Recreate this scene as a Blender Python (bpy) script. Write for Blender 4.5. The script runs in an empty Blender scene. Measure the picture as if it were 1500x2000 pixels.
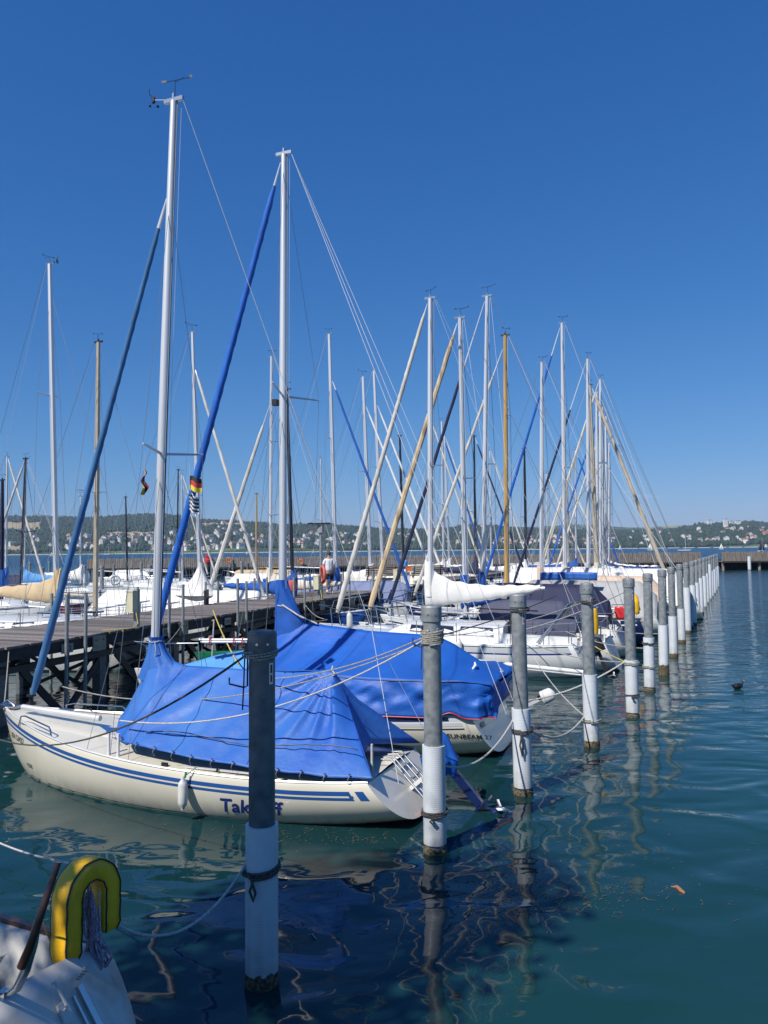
import bpy, bmesh, math, random
from mathutils import Vector, Matrix, noise
import numpy as np
R = math.radians
rnd = random.Random(7)
sc = bpy.context.scene
col = sc.collection

# ------------------------------------------------------------------ camera
EYE = 3.4
pitch = math.atan(74.5 / 1500); roll = R(0.61)
fwv = Vector((0, math.cos(pitch), math.sin(pitch)))
up0 = Vector((0, -math.sin(pitch), math.cos(pitch)))
rt0 = Vector((1, 0, 0))
RT = rt0 * math.cos(roll) - up0 * math.sin(roll)
UP = rt0 * math.sin(roll) + up0 * math.cos(roll)
cd = bpy.data.cameras.new('camera'); cam = bpy.data.objects.new('camera', cd); col.objects.link(cam)
cam.matrix_world = Matrix(((RT.x, UP.x, -fwv.x, 0), (RT.y, UP.y, -fwv.y, 0), (RT.z, UP.z, -fwv.z, EYE), (0, 0, 0, 1)))
cd.sensor_fit = 'VERTICAL'; cd.sensor_height = 36; cd.lens = 27.0
cd.clip_start = 0.1; cd.clip_end = 30000
sc.camera = cam

# ------------------------------------------------------------------ light
SUN = Vector((-0.47, -0.49, 0.735)).normalized()          # towards the sun
world = bpy.data.worlds.new('World'); sc.world = world; world.use_nodes = True
wn = world.node_tree.nodes; wl = world.node_tree.links
for n in list(wn): wn.remove(n)
wo = wn.new('ShaderNodeOutputWorld'); bg = wn.new('ShaderNodeBackground'); sky = wn.new('ShaderNodeTexSky')
sky.sky_type = 'NISHITA'; sky.sun_disc = False
sky.sun_elevation = math.asin(SUN.z); sky.sun_rotation = math.atan2(SUN.x, SUN.y)
sky.altitude = 400; sky.air_density = 1.0; sky.dust_density = 0.3; sky.ozone_density = 2.2
bg.inputs['Strength'].default_value = 0.1
# the deep, saturated blue of a clear summer sky: one tone curve per channel over the whole sky
sp_ = wn.new('ShaderNodeSeparateColor'); cb_ = wn.new('ShaderNodeCombineColor'); wl.new(sky.outputs[0], sp_.inputs[0])
for ci, (am, ga) in enumerate(((.62, 1.34), (.63, .85), (.88, .60))):
    m1 = wn.new('ShaderNodeMath'); m1.operation = 'MULTIPLY'; m1.inputs[1].default_value = .085; wl.new(sp_.outputs[ci], m1.inputs[0])
    m2 = wn.new('ShaderNodeMath'); m2.operation = 'POWER'; m2.inputs[1].default_value = ga; wl.new(m1.outputs[0], m2.inputs[0])
    m3 = wn.new('ShaderNodeMath'); m3.operation = 'MULTIPLY'; m3.inputs[1].default_value = am * 10; wl.new(m2.outputs[0], m3.inputs[0])
    wl.new(m3.outputs[0], cb_.inputs[ci])
# three faint cloud wisps low over the far hills
tcw = wn.new('ShaderNodeTexCoord'); sx_ = wn.new('ShaderNodeSeparateXYZ'); wl.new(tcw.outputs['Generated'], sx_.inputs[0])
def wm(op, a, b=None, c=None, clamp=False):
    n = wn.new('ShaderNodeMath'); n.operation = op; n.use_clamp = clamp
    for i, v in enumerate((a, b, c)):
        if v is None: continue
        if isinstance(v, (int, float)): n.inputs[i].default_value = v
        else: wl.new(v, n.inputs[i])
    return n.outputs[0]
yy_ = wm('MAXIMUM', sx_.outputs[1], .05); az_ = wm('DIVIDE', sx_.outputs[0], yy_); el_ = wm('DIVIDE', sx_.outputs[2], yy_)
cn_ = wn.new('ShaderNodeTexNoise'); cn_.inputs['Scale'].default_value = 60; cn_.inputs['Detail'].default_value = 5
cm_ = wn.new('ShaderNodeMapping'); cm_.inputs['Scale'].default_value = (1, 1, 3.5); wl.new(tcw.outputs['Generated'], cm_.inputs[0]); wl.new(cm_.outputs[0], cn_.inputs['Vector'])
tot_ = None
for (u0, v0, su, sv, am) in ((.343, .0665, .013, .0024, .9), (.30, .052, .014, .002, .35), (.05, .0735, .011, .0025, .5)):
    u = wm('DIVIDE', wm('SUBTRACT', az_, u0), su); v = wm('DIVIDE', wm('SUBTRACT', el_, v0), sv)
    g_ = wm('MULTIPLY', wm('EXPONENT', wm('MULTIPLY', wm('ADD', wm('MULTIPLY', u, u), wm('MULTIPLY', v, v)), -1)), am)
    tot_ = g_ if tot_ is None else wm('ADD', tot_, g_)
cf_ = wm('MULTIPLY', tot_, wm('MULTIPLY', wm('SUBTRACT', cn_.outputs[0], .34), 2.2), None, True)
mxw = wn.new('ShaderNodeMix'); mxw.data_type = 'RGBA'; mxw.inputs['B'].default_value = (5.2, 5.8, 7.0, 1); wl.new(cf_, mxw.inputs['Factor']); wl.new(cb_.outputs[0], mxw.inputs['A'])
wl.new(mxw.outputs['Result'], bg.inputs[0]); wl.new(bg.outputs[0], wo.inputs[0])
sd = bpy.data.lights.new('sun', 'SUN'); sun = bpy.data.objects.new('sun', sd); col.objects.link(sun)
sd.energy = 5.0; sd.angle = R(0.53); sd.color = (1.0, 0.955, 0.88)
sun.rotation_euler = SUN.to_track_quat('Z', 'Y').to_euler()
sc.view_settings.view_transform = 'Standard'; sc.view_settings.look = 'None'
sc.view_settings.exposure = 0.06; sc.view_settings.gamma = 1.0; sc.view_settings.use_curve_mapping = False
sc.render.engine = 'CYCLES'
sc.cycles.max_bounces = 6; sc.cycles.transparent_max_bounces = 6
sc.cycles.volume_bounces = 0
sc.cycles.use_denoising = True

# ------------------------------------------------------------------ helpers
def at(px, py, z=0.0):                                   # where the sight line of a spot meets height z
    d = fwv + RT * ((px - 750) / 1500) - UP * ((py - 1000) / 1500)
    t = (z - EYE) / d.z
    return Vector((0, 0, EYE)) + d * t
def aty(px, py, y):
    d = fwv + RT * ((px - 750) / 1500) - UP * ((py - 1000) / 1500)
    return Vector((0, 0, EYE)) + d * (y / d.y)

def tag(o, label=None, cat=None, group=None, kind=None):
    if label: o['label'] = label
    if cat: o['category'] = cat
    if group: o['group'] = group
    if kind: o['kind'] = kind
    return o
def empty(name, loc=(0, 0, 0), rz=0, label=None, cat=None, group=None):
    o = bpy.data.objects.new(name, None); o.empty_display_size = 0.1; col.objects.link(o)
    o.location = loc; o.rotation_euler = (0, 0, rz)
    return tag(o, label, cat, group)

class MB:
    def __init__(s): s.v = []; s.f = []; s.m = []
    def add(s, vs, fs, mi=0):
        b = len(s.v); s.v += [tuple(v) for v in vs]
        for f in fs: s.f.append(tuple(b + i for i in f)); s.m.append(mi)
        return s
    def box(s, c, d, rot=None, mi=0, bev=0):
        c = Vector(c); hx, hy, hz = d[0] / 2, d[1] / 2, d[2] / 2
        vs = [Vector((x, y, z)) for z in (-hz, hz) for x, y in ((-hx, -hy), (hx, -hy), (hx, hy), (-hx, hy))]
        if rot is not None: vs = [rot @ v for v in vs]
        return s.add([c + v for v in vs], [(3, 2, 1, 0), (4, 5, 6, 7), (0, 1, 5, 4), (1, 2, 6, 5), (2, 3, 7, 6), (3, 0, 4, 7)], mi)
    def bar(s, a, b, w, h, mi=0, up=(0, 0, 1)):
        a, b = Vector(a), Vector(b); d = (b - a); L = d.length
        if L < 1e-6: return s
        d.normalize(); upv = Vector(up)
        if abs(d.dot(upv)) > .97: upv = Vector((0, 1, 0))
        y = upv.cross(d).normalized(); z = d.cross(y)
        rot = Matrix((d, y, z)).transposed()
        return s.box((a + b) / 2, (L, w, h), rot, mi)
    def tube(s, pts, r, n=8, mi=0, cap=True, sx=1.0):
        pts = [Vector(p) for p in pts]; k = len(pts)
        rs = r if isinstance(r, (list, tuple)) else [r] * k
        vs = []; fs = []
        pu = None
        for i, p in enumerate(pts):
            t = (pts[min(i + 1, k - 1)] - pts[max(i - 1, 0)])
            if t.length < 1e-9: t = Vector((0, 0, 1))
            t.normalize()
            if pu is None:
                pu = Vector((1, 0, 0)) if abs(t.x) < .8 else Vector((0, 1, 0))
            x = (pu - t * pu.dot(t)); x.normalize(); pu = x; y = t.cross(x)
            for j in range(n):
                a = 2 * math.pi * j / n
                vs.append(p + (x * math.cos(a) * sx + y * math.sin(a)) * rs[i])
        for i in range(k - 1):
            for j in range(n):
                a = i * n + j; b = i * n + (j + 1) % n
                fs.append((a, b, b + n, a + n))
        if cap:
            fs.append(tuple(range(n - 1, -1, -1))); fs.append(tuple((k - 1) * n + j for j in range(n)))
        return s.add(vs, fs, mi)
    def loft(s, rings, mi=0, closed=True, cap=False):
        n = len(rings[0]); vs = [p for r in rings for p in r]; fs = []
        for i in range(len(rings) - 1):
            for j in range(n if closed else n - 1):
                a = i * n + j; b = i * n + (j + 1) % n
                fs.append((a, b, b + n, a + n))
        if cap: fs.append(tuple(range(n - 1, -1, -1))); fs.append(tuple((len(rings) - 1) * n + j for j in range(n)))
        return s.add(vs, fs, mi)
    def lathe(s, prof, c=(0, 0, 0), n=24, mi=0):
        c = Vector(c)
        rings = [[c + Vector((r * math.cos(2 * math.pi * j / n), r * math.sin(2 * math.pi * j / n), z)) for j in range(n)] for r, z in prof]
        return s.loft(rings, mi, True, True)
    def mesh(s, name, mats, smooth=True, ang=40):
        me = bpy.data.meshes.new(name); me.from_pydata(s.v, [], s.f)
        for m in (mats if isinstance(mats, (list, tuple)) else [mats]): me.materials.append(m)
        if len(me.materials) > 1: me.polygons.foreach_set('material_index', s.m)
        if smooth and len(me.polygons):
            me.polygons.foreach_set('use_smooth', [True] * len(me.polygons))
            me.set_sharp_from_angle(angle=R(ang))
        me.update(); return me
    def build(s, name, mats, parent=None, smooth=True, ang=40, thick=0):
        o = bpy.data.objects.new(name, s.mesh(name, mats, smooth, ang)); col.objects.link(o)
        if parent is not None: o.parent = parent
        if thick:
            md = o.modifiers.new('thick', 'SOLIDIFY'); md.thickness = thick; md.offset = 0
        return o
def fix_normals(o):
    bm = bmesh.new(); bm.from_mesh(o.data); bmesh.ops.recalc_face_normals(bm, faces=bm.faces); bm.to_mesh(o.data); bm.free(); return o
def obj_of(me, name, parent=None, loc=(0, 0, 0), rz=0):
    o = bpy.data.objects.new(name, me); col.objects.link(o); o.location = loc; o.rotation_euler = (0, 0, rz)
    if parent is not None: o.parent = parent
    return o
def sagline(a, b, sag, n=14):
    a, b = Vector(a), Vector(b)
    return [a.lerp(b, i / n) - Vector((0, 0, sag * 4 * (i / n) * (1 - i / n))) for i in range(n + 1)]

# ------------------------------------------------------------------ materials
def mat(name, c, rough=.5, metal=0, var=.12, scale=6, bump=0, bscale=20, c2=None, spec=.5, coat=0, detail=4, stretch=None, thr=None, bdist=.01, trans=0):
    m = bpy.data.materials.new(name); m.use_nodes = True
    N = m.node_tree.nodes; Lk = m.node_tree.links; b = N['Principled BSDF']
    b.inputs['Roughness'].default_value = rough; b.inputs['Metallic'].default_value = metal
    b.inputs['Specular IOR Level'].default_value = spec
    if coat: b.inputs['Coat Weight'].default_value = coat; b.inputs['Coat Roughness'].default_value = .08
    tc = N.new('ShaderNodeTexCoord'); mp = N.new('ShaderNodeMapping')
    Lk.new(tc.outputs['Object'], mp.inputs[0])
    if stretch: mp.inputs['Scale'].default_value = stretch
    nz = N.new('ShaderNodeTexNoise'); nz.inputs['Scale'].default_value = scale; nz.inputs['Detail'].default_value = detail
    Lk.new(mp.outputs[0], nz.inputs['Vector'])
    cr = N.new('ShaderNodeValToRGB')
    if c2 is None:
        d = tuple(x * (1 - var) for x in c[:3]); l = tuple(min(1, x * (1 + var * .6)) for x in c[:3])
    else: d = c2; l = c
    cr.color_ramp.elements[0].color = (*d[:3], 1); cr.color_ramp.elements[1].color = (*l[:3], 1)
    lo, hi = thr or (.3, .68)
    cr.color_ramp.elements[0].position = lo; cr.color_ramp.elements[1].position = hi
    Lk.new(nz.outputs[0], cr.inputs[0]); Lk.new(cr.outputs[0], b.inputs['Base Color'])
    if bump:
        n2 = N.new('ShaderNodeTexNoise'); n2.inputs['Scale'].default_value = bscale; n2.inputs['Detail'].default_value = 5
        Lk.new(mp.outputs[0], n2.inputs['Vector'])
        bp = N.new('ShaderNodeBump'); bp.inputs['Strength'].default_value = bump; bp.inputs['Distance'].default_value = bdist
        Lk.new(n2.outputs[0], bp.inputs['Height']); Lk.new(bp.outputs[0], b.inputs['Normal'])
    if trans:
        b.inputs['Transmission Weight'].default_value = 0
        b.inputs['Subsurface Weight'].default_value = trans; b.inputs['Subsurface Radius'].default_value = (.02, .03, .06)
    return m
def grime(m, z0, z1, c, amt=.8, sc=(9, 9, 1.2)):
    N = m.node_tree.nodes; Lk = m.node_tree.links; b = N['Principled BSDF']; src = b.inputs['Base Color'].links[0].from_socket
    tc = N.new('ShaderNodeTexCoord'); se = N.new('ShaderNodeSeparateXYZ'); Lk.new(tc.outputs['Object'], se.inputs[0])
    mp = N.new('ShaderNodeMapping'); mp.inputs['Scale'].default_value = sc; Lk.new(tc.outputs['Object'], mp.inputs[0])
    nz = N.new('ShaderNodeTexNoise'); nz.inputs['Scale'].default_value = 1; nz.inputs['Detail'].default_value = 7; Lk.new(mp.outputs[0], nz.inputs['Vector'])
    mr = N.new('ShaderNodeMapRange'); mr.inputs[1].default_value = z1; mr.inputs[2].default_value = z0; mr.inputs[3].default_value = 0; mr.inputs[4].default_value = 1; Lk.new(se.outputs[2], mr.inputs[0])
    mu = N.new('ShaderNodeMath'); mu.operation = 'MULTIPLY_ADD'; Lk.new(nz.outputs[0], mu.inputs[0]); mu.inputs[1].default_value = 1.7; mu.inputs[2].default_value = -.55
    m2 = N.new('ShaderNodeMath'); m2.operation = 'MULTIPLY'; m2.use_clamp = True; Lk.new(mu.outputs[0], m2.inputs[0]); Lk.new(mr.outputs[0], m2.inputs[1])
    m3 = N.new('ShaderNodeMath'); m3.operation = 'MULTIPLY'; m3.inputs[1].default_value = amt; Lk.new(m2.outputs[0], m3.inputs[0])
    mx = N.new('ShaderNodeMix'); mx.data_type = 'RGBA'; Lk.new(m3.outputs[0], mx.inputs['Factor']); Lk.new(src, mx.inputs['A']); mx.inputs['B'].default_value = (*c, 1); Lk.new(mx.outputs['Result'], b.inputs['Base Color'])
M = {}
M['gel_cream'] = mat('cream_gelcoat', (.74, .69, .56), .22, var=.06, scale=1.3, coat=.5, bump=.04, bscale=1.5, bdist=.05)
grime(M['gel_cream'], .0, .26, (.30, .25, .15), .75)
M['gel_white'] = mat('white_gelcoat', (.76, .76, .73), .25, var=.06, scale=1.5, coat=.4)
M['gel_grey'] = mat('grey_gelcoat', (.5, .53, .54), .3, var=.08, scale=2, coat=.3)
M['gel_navy'] = mat('navy_gelcoat', (.01, .02, .09), .18, var=.2, coat=.5)
M['gel_blue'] = mat('blue_gelcoat', (.02, .08, .3), .2, var=.2, coat=.5)
M['gel_red'] = mat('red_gelcoat', (.3, .03, .03), .25, var=.2, coat=.4)
M['gel_green'] = mat('green_gelcoat', (.02, .22, .1), .3, var=.2, coat=.4)
M['stripe'] = mat('navy_blue_stripe', (.02, .09, .3), .3, var=.12, coat=.3)
M['antifoul'] = mat('black_antifouling', (.012, .014, .018), .6, var=.3)
M['tarp_blue'] = mat('blue_tarpaulin', (.05, .165, .47), .5, c2=(.014, .095, .42), spec=.35, scale=1.1, bump=.5, bscale=7, bdist=.02, detail=6)
M['tarp_blue2'] = mat('royal_blue_tarpaulin', (.01, .10, .44), .55, var=.2, scale=1.3, bump=.55, bscale=6, bdist=.02, detail=6)
M['cloth_blue'] = mat('blue_acrylic_cloth', (.01, .09, .38), .8, var=.2, scale=5, bump=.5, bscale=14)
M['cloth_sky'] = mat('bright_blue_acrylic_cloth', (.01, .12, .5), .7, var=.25, scale=5, bump=.5, bscale=12, stretch=(1, 1, .2))
M['cloth_steel'] = mat('faded_steel_blue_cloth', (.045, .15, .33), .8, var=.35, scale=4, bump=.6, bscale=18, stretch=(1, 1, .3))
M['cloth_lblue'] = mat('light_blue_cloth', (.09, .3, .62), .7, var=.15, scale=2)
M['cloth_navy'] = mat('navy_cloth', (.022, .026, .07), .75, var=.2, scale=2, bump=.4, bscale=6, bdist=.02)
M['cloth_slate'] = mat('slate_cloth', (.07, .075, .12), .75, var=.18, scale=1.5, bump=.4, bscale=5, bdist=.02)
M['cloth_greyblue'] = mat('grey_blue_cloth', (.16, .2, .34), .7, var=.12, scale=1.5, bump=.3, bscale=5, bdist=.02)
M['cloth_cream'] = mat('cream_canvas', (.68, .63, .52), .8, var=.1, scale=2.5, bump=.5, bscale=9, bdist=.02)
M['cloth_white'] = mat('white_canvas', (.74, .72, .68), .75, var=.08, scale=2, bump=.4, bscale=7, bdist=.02)
M['cloth_tan'] = mat('tan_canvas', (.56, .42, .25), .8, var=.16, scale=3, bump=.5, bscale=10, bdist=.02)
M['cloth_peach'] = mat('peach_canvas', (.62, .47, .36), .8, var=.12, scale=3, bump=.5, bscale=8, bdist=.02)
M['cloth_grey'] = mat('light_grey_canvas', (.4, .4, .39), .8, var=.12, scale=3, bump=.5, bscale=8, bdist=.02)
M['sail_white'] = mat('weathered_white_sailcloth', (.62, .58, .52), .8, var=.25, scale=5, bump=.5, bscale=20, stretch=(1, 1, .35))
M['sail_tan'] = mat('tan_streaked_sailcloth', (.62, .48, .3), .8, c2=(.3, .2, .12), scale=5, thr=(.36, .52), bump=.6, bscale=20, stretch=(1, 1, .25))
M['sail_navy'] = mat('navy_sailcloth', (.015, .02, .06), .8, var=.3, scale=5)
M['alu'] = mat('anodised_aluminium', (.66, .67, .68), .42, metal=.3, var=.08, scale=3, stretch=(1, 1, .1))
M['alu_beige'] = mat('beige_painted_mast', (.5, .42, .3), .5, metal=.1, var=.15, scale=3)
M['alu_dark'] = mat('black_carbon_mast', (.02, .021, .025), .4, var=.2)
M['varnish'] = mat('varnished_spruce', (.5, .3, .08), .35, var=.25, scale=4, coat=.4, stretch=(3, 3, .15))
M['wood_dark'] = mat('dark_tiller_wood', (.075, .03, .018), .35, var=.35, scale=8, coat=.3, stretch=(1, 1, .3))
M['teak'] = mat('weathered_teak', (.24, .19, .16), .75, var=.35, scale=9, stretch=(.3, 3, 3), bump=.3, bscale=30)
M['steel'] = mat('stainless_steel', (.55, .56, .57), .25, metal=1, var=.08, scale=6)
M['wire'] = mat('rigging_wire', (.32, .33, .35), .4, metal=.5, var=.1)
M['wire_white'] = mat('white_rigging_line', (.65, .66, .66), .6, var=.1)
M['black'] = mat('black_plastic', (.012, .012, .014), .5, var=.2)
M['glass'] = mat('tinted_acrylic_glass', (.02, .022, .05), .08, var=.3, scale=3, coat=.5)
M['galv'] = mat('galvanised_steel', (.29, .31, .31), .5, metal=.25, c2=(.15, .17, .175), scale=11, thr=(.3, .62), bump=.15, bscale=30, detail=8)
grime(M['galv'], 3.2, .4, (.5, .5, .48), .55, (13, 13, 8))
M['galv_dark_and_shaded'] = mat('dark_and_shaded_galvanised_steel', (.17, .19, .195), .55, metal=.2, c2=(.09, .10, .105), scale=9, bump=.1, bscale=30, detail=8)  # dark steel parts; also the nearest pile, with tree shade put into the colour
M['sticker'] = mat('white_sticker', (.75, .75, .75), .4, var=.03)
M['red'] = mat('red_plastic', (.55, .03, .035), .4, var=.15)
M['red_soft'] = mat('faded_red_buoy', (.6, .13, .1), .6, var=.15)
M['orange'] = mat('orange_plastic', (.62, .15, .04), .5, var=.15)
M['yellow'] = mat('yellow_vinyl', (.92, .50, .015), .42, var=.14, scale=7, bump=.35, bscale=9, bdist=.02)
M['yellow_rope'] = mat('yellow_rope', (.62, .48, .1), .8, var=.2)
M['piping'] = mat('black_piping', (.02, .02, .03), .5)
M['rope'] = mat('weathered_rope', (.4, .38, .33), .9, c2=(.2, .19, .16), scale=60, thr=(.4, .6))
M['rope_dark'] = mat('dark_wet_rope', (.1, .095, .085), .9, c2=(.04, .038, .035), scale=60, thr=(.4, .6))
M['rope_white'] = mat('white_braided_rope', (.62, .6, .55), .85, c2=(.36, .34, .3), scale=80, thr=(.4, .6))
M['rope_lilac'] = mat('lilac_flecked_rope', (.46, .38, .47), .85, c2=(.24, .17, .26), scale=70, thr=(.4, .6))
M['plank'] = mat('weathered_grey_plank', (.22, .19, .175), .85, var=.5, scale=7, stretch=(.35, 4, 4), bump=.4, bscale=25)
def vary(m, lo, hi):
    N = m.node_tree.nodes; Lk = m.node_tree.links; b = N['Principled BSDF']; src = b.inputs['Base Color'].links[0].from_socket
    oi = N.new('ShaderNodeObjectInfo'); mr = N.new('ShaderNodeMapRange'); mr.inputs[3].default_value = lo; mr.inputs[4].default_value = hi; Lk.new(oi.outputs['Random'], mr.inputs[0])
    hs = N.new('ShaderNodeHueSaturation'); Lk.new(mr.outputs[0], hs.inputs['Value']); Lk.new(src, hs.inputs['Color']); Lk.new(hs.outputs[0], b.inputs['Base Color'])
vary(M['plank'], .45, 1.35)
M['beam'] = mat('tarred_timber_beam', (.035, .033, .036), .8, var=.4, scale=5, bump=.3, bscale=20)
M['oldwood'] = mat('sun_bleached_palisade_wood', (.3, .26, .22), .85, c2=(.12, .10, .085), scale=3, stretch=(4, 4, .4), thr=(.3, .66))
M['darksteel'] = mat('dark_painted_steel', (.03, .037, .045), .5, metal=.3, var=.25)
M['iron'] = mat('weathered_iron_rod', (.06, .055, .055), .6, metal=.4, var=.3)
M['beige_box'] = mat('beige_plastic', (.6, .56, .38), .5, var=.08)
M['board'] = mat('tan_plywood_plate', (.36, .3, .2), .7, var=.25, scale=8)
M['text_navy'] = mat('navy_lettering', (.012, .03, .2), .7, var=.06, spec=.2)
M['text_grey'] = mat('dark_grey_lettering', (.04, .04, .045), .4, var=.06)
M['fender'] = mat('white_vinyl_fender', (.66, .65, .6), .4, var=.14, scale=5)
M['moss'] = mat('mussel_and_algae_crust', (.17, .13, .07), .9, c2=(.03, .028, .02), scale=35, thr=(.4, .6), bump=.8, bscale=50)
M['skin'] = mat('skin', (.42, .23, .16), .55, var=.08)
M['tshirt'] = mat('white_cotton', (.74, .74, .75), .9, var=.05, bump=.3, bscale=12)
M['shorts'] = mat('black_cotton', (.02, .022, .03), .9, var=.2)
M['hair'] = mat('grey_brown_hair', (.07, .055, .045), .8, var=.4, scale=40)
M['leaf'] = mat('dark_green_leaves', (.06, .11, .025), .6, var=.35, scale=.8)
M['bark'] = mat('grey_bark', (.12, .09, .065), .9, var=.35, scale=8, bump=.8, bscale=12)
M['concrete'] = mat('quay_concrete', (.33, .32, .29), .85, var=.2, scale=2, bump=.3, bscale=20)
M['house_white'] = mat('white_render', (.78, .76, .71), .8, var=.06, scale=.3)
M['house_cream'] = mat('cream_render', (.58, .5, .38), .8, var=.08, scale=.3)
M['roof_red'] = mat('red_clay_roof', (.3, .1, .065), .8, var=.2, scale=.3)
M['roof_brown'] = mat('brown_roof', (.13, .085, .07), .8, var=.2, scale=.3)
M['roof_grey'] = mat('grey_roof', (.16, .16, .17), .7, var=.2, scale=.3)
M['feather'] = mat('black_feathers', (.012, .012, .014), .5, var=.3)
M['bark_float'] = mat('peeled_orange_bark', (.45, .22, .12), .8, c2=(.2, .09, .05), scale=20)

# PVC sleeve with horizontal ribs
def pvc():
    m = mat('ribbed_white_pvc_sleeve', (.66, .69, .71), .38, var=.09, scale=5, coat=.2)
    N = m.node_tree.nodes; Lk = m.node_tree.links; b = N['Principled BSDF']
    tc = N.new('ShaderNodeTexCoord'); w = N.new('ShaderNodeTexWave'); w.wave_type = 'BANDS'; w.bands_direction = 'Z'
    w.inputs['Scale'].default_value = 15; w.inputs['Distortion'].default_value = .25; w.inputs['Detail'].default_value = 1
    Lk.new(tc.outputs['Object'], w.inputs['Vector'])
    bp = N.new('ShaderNodeBump'); bp.inputs['Strength'].default_value = .3; bp.inputs['Distance'].default_value = .004
    Lk.new(w.outputs[1], bp.inputs['Height']); Lk.new(bp.outputs[0], b.inputs['Normal'])
    return m
M['pvc'] = pvc(); grime(M['pvc'], .05, 1.5, (.34, .31, .24), .5, (14, 14, 1.0)); grime(M['pvc'], .05, .35, (.2, .17, .1), .8, (9, 9, 6))

# ------------------------------------------------------------------ water
def water_mat():
    m = bpy.data.materials.new('lake_water'); m.use_nodes = True
    N = m.node_tree.nodes; Lk = m.node_tree.links; b = N['Principled BSDF']
    tc = N.new('ShaderNodeTexCoord'); sep = N.new('ShaderNodeSeparateXYZ'); Lk.new(tc.outputs['Object'], sep.inputs[0])
    def math_(op, a, b_=None, c=None, clamp=False):
        n = N.new('ShaderNodeMath'); n.operation = op; n.use_clamp = clamp
        for i, v in enumerate((a, b_, c)):
            if v is None: continue
            if isinstance(v, (int, float)): n.inputs[i].default_value = v
            else: Lk.new(v, n.inputs[i])
        return n.outputs[0]
    def nz(scale, detail, sx=1, sy=1, dist=0, rough=.5, rz=0):
        mp = N.new('ShaderNodeMapping'); mp.inputs['Scale'].default_value = (sx, sy, 1); mp.inputs['Rotation'].default_value = (0, 0, rz)
        Lk.new(tc.outputs['Object'], mp.inputs[0])
        n = N.new('ShaderNodeTexNoise'); n.inputs['Scale'].default_value = scale; n.inputs['Detail'].default_value = detail
        n.inputs['Distortion'].default_value = dist; n.inputs['Roughness'].default_value = rough
        Lk.new(mp.outputs[0], n.inputs['Vector']); return n.outputs[0]
    # open-water mask: right of the pile row or beyond the breakwater
    side = math_('SUBTRACT', sep.outputs[0], math_('MULTIPLY', sep.outputs[1], .47))          # x - .47 y
    mr = N.new('ShaderNodeMapRange'); mr.inputs[1].default_value = -4.5; mr.inputs[2].default_value = 1.5
    mr.interpolation_type = 'SMOOTHSTEP'; Lk.new(side, mr.inputs[0])
    mr2 = N.new('ShaderNodeMapRange'); mr2.inputs[1].default_value = 6; mr2.inputs[2].default_value = 30
    mr2.interpolation_type = 'SMOOTHSTEP'; Lk.new(sep.outputs[1], mr2.inputs[0])
    opn = math_('MAXIMUM', math_('MULTIPLY', mr.outputs[0], mr2.outputs[0]), math_('MULTIPLY', mr2.outputs[0], .4))
    # body colour: blue teal, greener and lighter over the shallows right of the row, weed clouds
    c = N.new('ShaderNodeMix'); c.data_type = 'RGBA'
    c.inputs['A'].default_value = (.006, .033, .037, 1); c.inputs['B'].default_value = (.013, .062, .06, 1)
    big = nz(.22, 3)
    rr = N.new('ShaderNodeMapRange'); rr.inputs[1].default_value = -3.5; rr.inputs[2].default_value = 2.5; Lk.new(side, rr.inputs[0])
    f = math_('MULTIPLY', math_('ADD', math_('MULTIPLY', rr.outputs[0], .8), math_('MULTIPLY', math_('SUBTRACT', big, .5), 1.4)), 1, None, True)
    Lk.new(f, c.inputs['Factor'])
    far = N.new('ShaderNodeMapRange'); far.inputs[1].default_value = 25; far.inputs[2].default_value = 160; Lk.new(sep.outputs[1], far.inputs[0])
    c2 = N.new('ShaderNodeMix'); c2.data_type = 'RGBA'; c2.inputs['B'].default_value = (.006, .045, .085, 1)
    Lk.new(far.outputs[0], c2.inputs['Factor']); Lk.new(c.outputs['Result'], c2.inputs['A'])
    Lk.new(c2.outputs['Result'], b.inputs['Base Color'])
    rg_ = N.new('ShaderNodeMapRange'); rg_.inputs[1].default_value = 20; rg_.inputs[2].default_value = 220; rg_.inputs[3].default_value = .03; rg_.inputs[4].default_value = .32; Lk.new(sep.outputs[1], rg_.inputs[0]); Lk.new(rg_.outputs[0], b.inputs['Roughness'])
    b.inputs['IOR'].default_value = 1.333
    b.inputs['Specular IOR Level'].default_value = .5
    # calm harbour: long soft folds; open water: crossing ripples
    calm = math_('ADD', math_('MULTIPLY', nz(.85, 1.0, 1, 1.35, .6), .07), math_('MULTIPLY', nz(3.2, 1, 1, 1.8, .4), .0025))
    r1 = nz(1.5, 3, .55, 2.0, .35, .55, R(-6)); r2 = nz(5, 3, .5, 1.7, .3, .5, R(8)); r3 = nz(.35, 2, .8, 1.6)
    rip = math_('ADD', math_('MULTIPLY', r1, .085), math_('ADD', math_('MULTIPLY', r2, .026), math_('MULTIPLY', r3, .1)))
    h = math_('ADD', math_('MULTIPLY', calm, 1.0), math_('MULTIPLY', rip, opn))
    bp = N.new('ShaderNodeBump'); bp.inputs['Strength'].default_value = 1; bp.inputs['Distance'].default_value = 1.0
    Lk.new(h, bp.inputs['Height']); Lk.new(bp.outputs[0], b.inputs['Normal'])
    return m
M['water'] = water_mat()
w = MB()
xs = [-4000, -300, -40, 0, 40, 300, 4000]; ys = [.55, 12, 40, 120, 500, 2500, 5200]
w.add([(x, y, 0) for y in ys for x in xs], [(j * 7 + i, j * 7 + i + 1, (j + 1) * 7 + i + 1, (j + 1) * 7 + i) for j in range(6) for i in range(6)])
tag(w.build('lake_water', M['water'], smooth=False), kind='structure')
g = MB(); g.box((0, -10, .85), (50, 21, 1.8)); tag(g.build('quay', M['concrete'], smooth=False), kind='structure')

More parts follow.
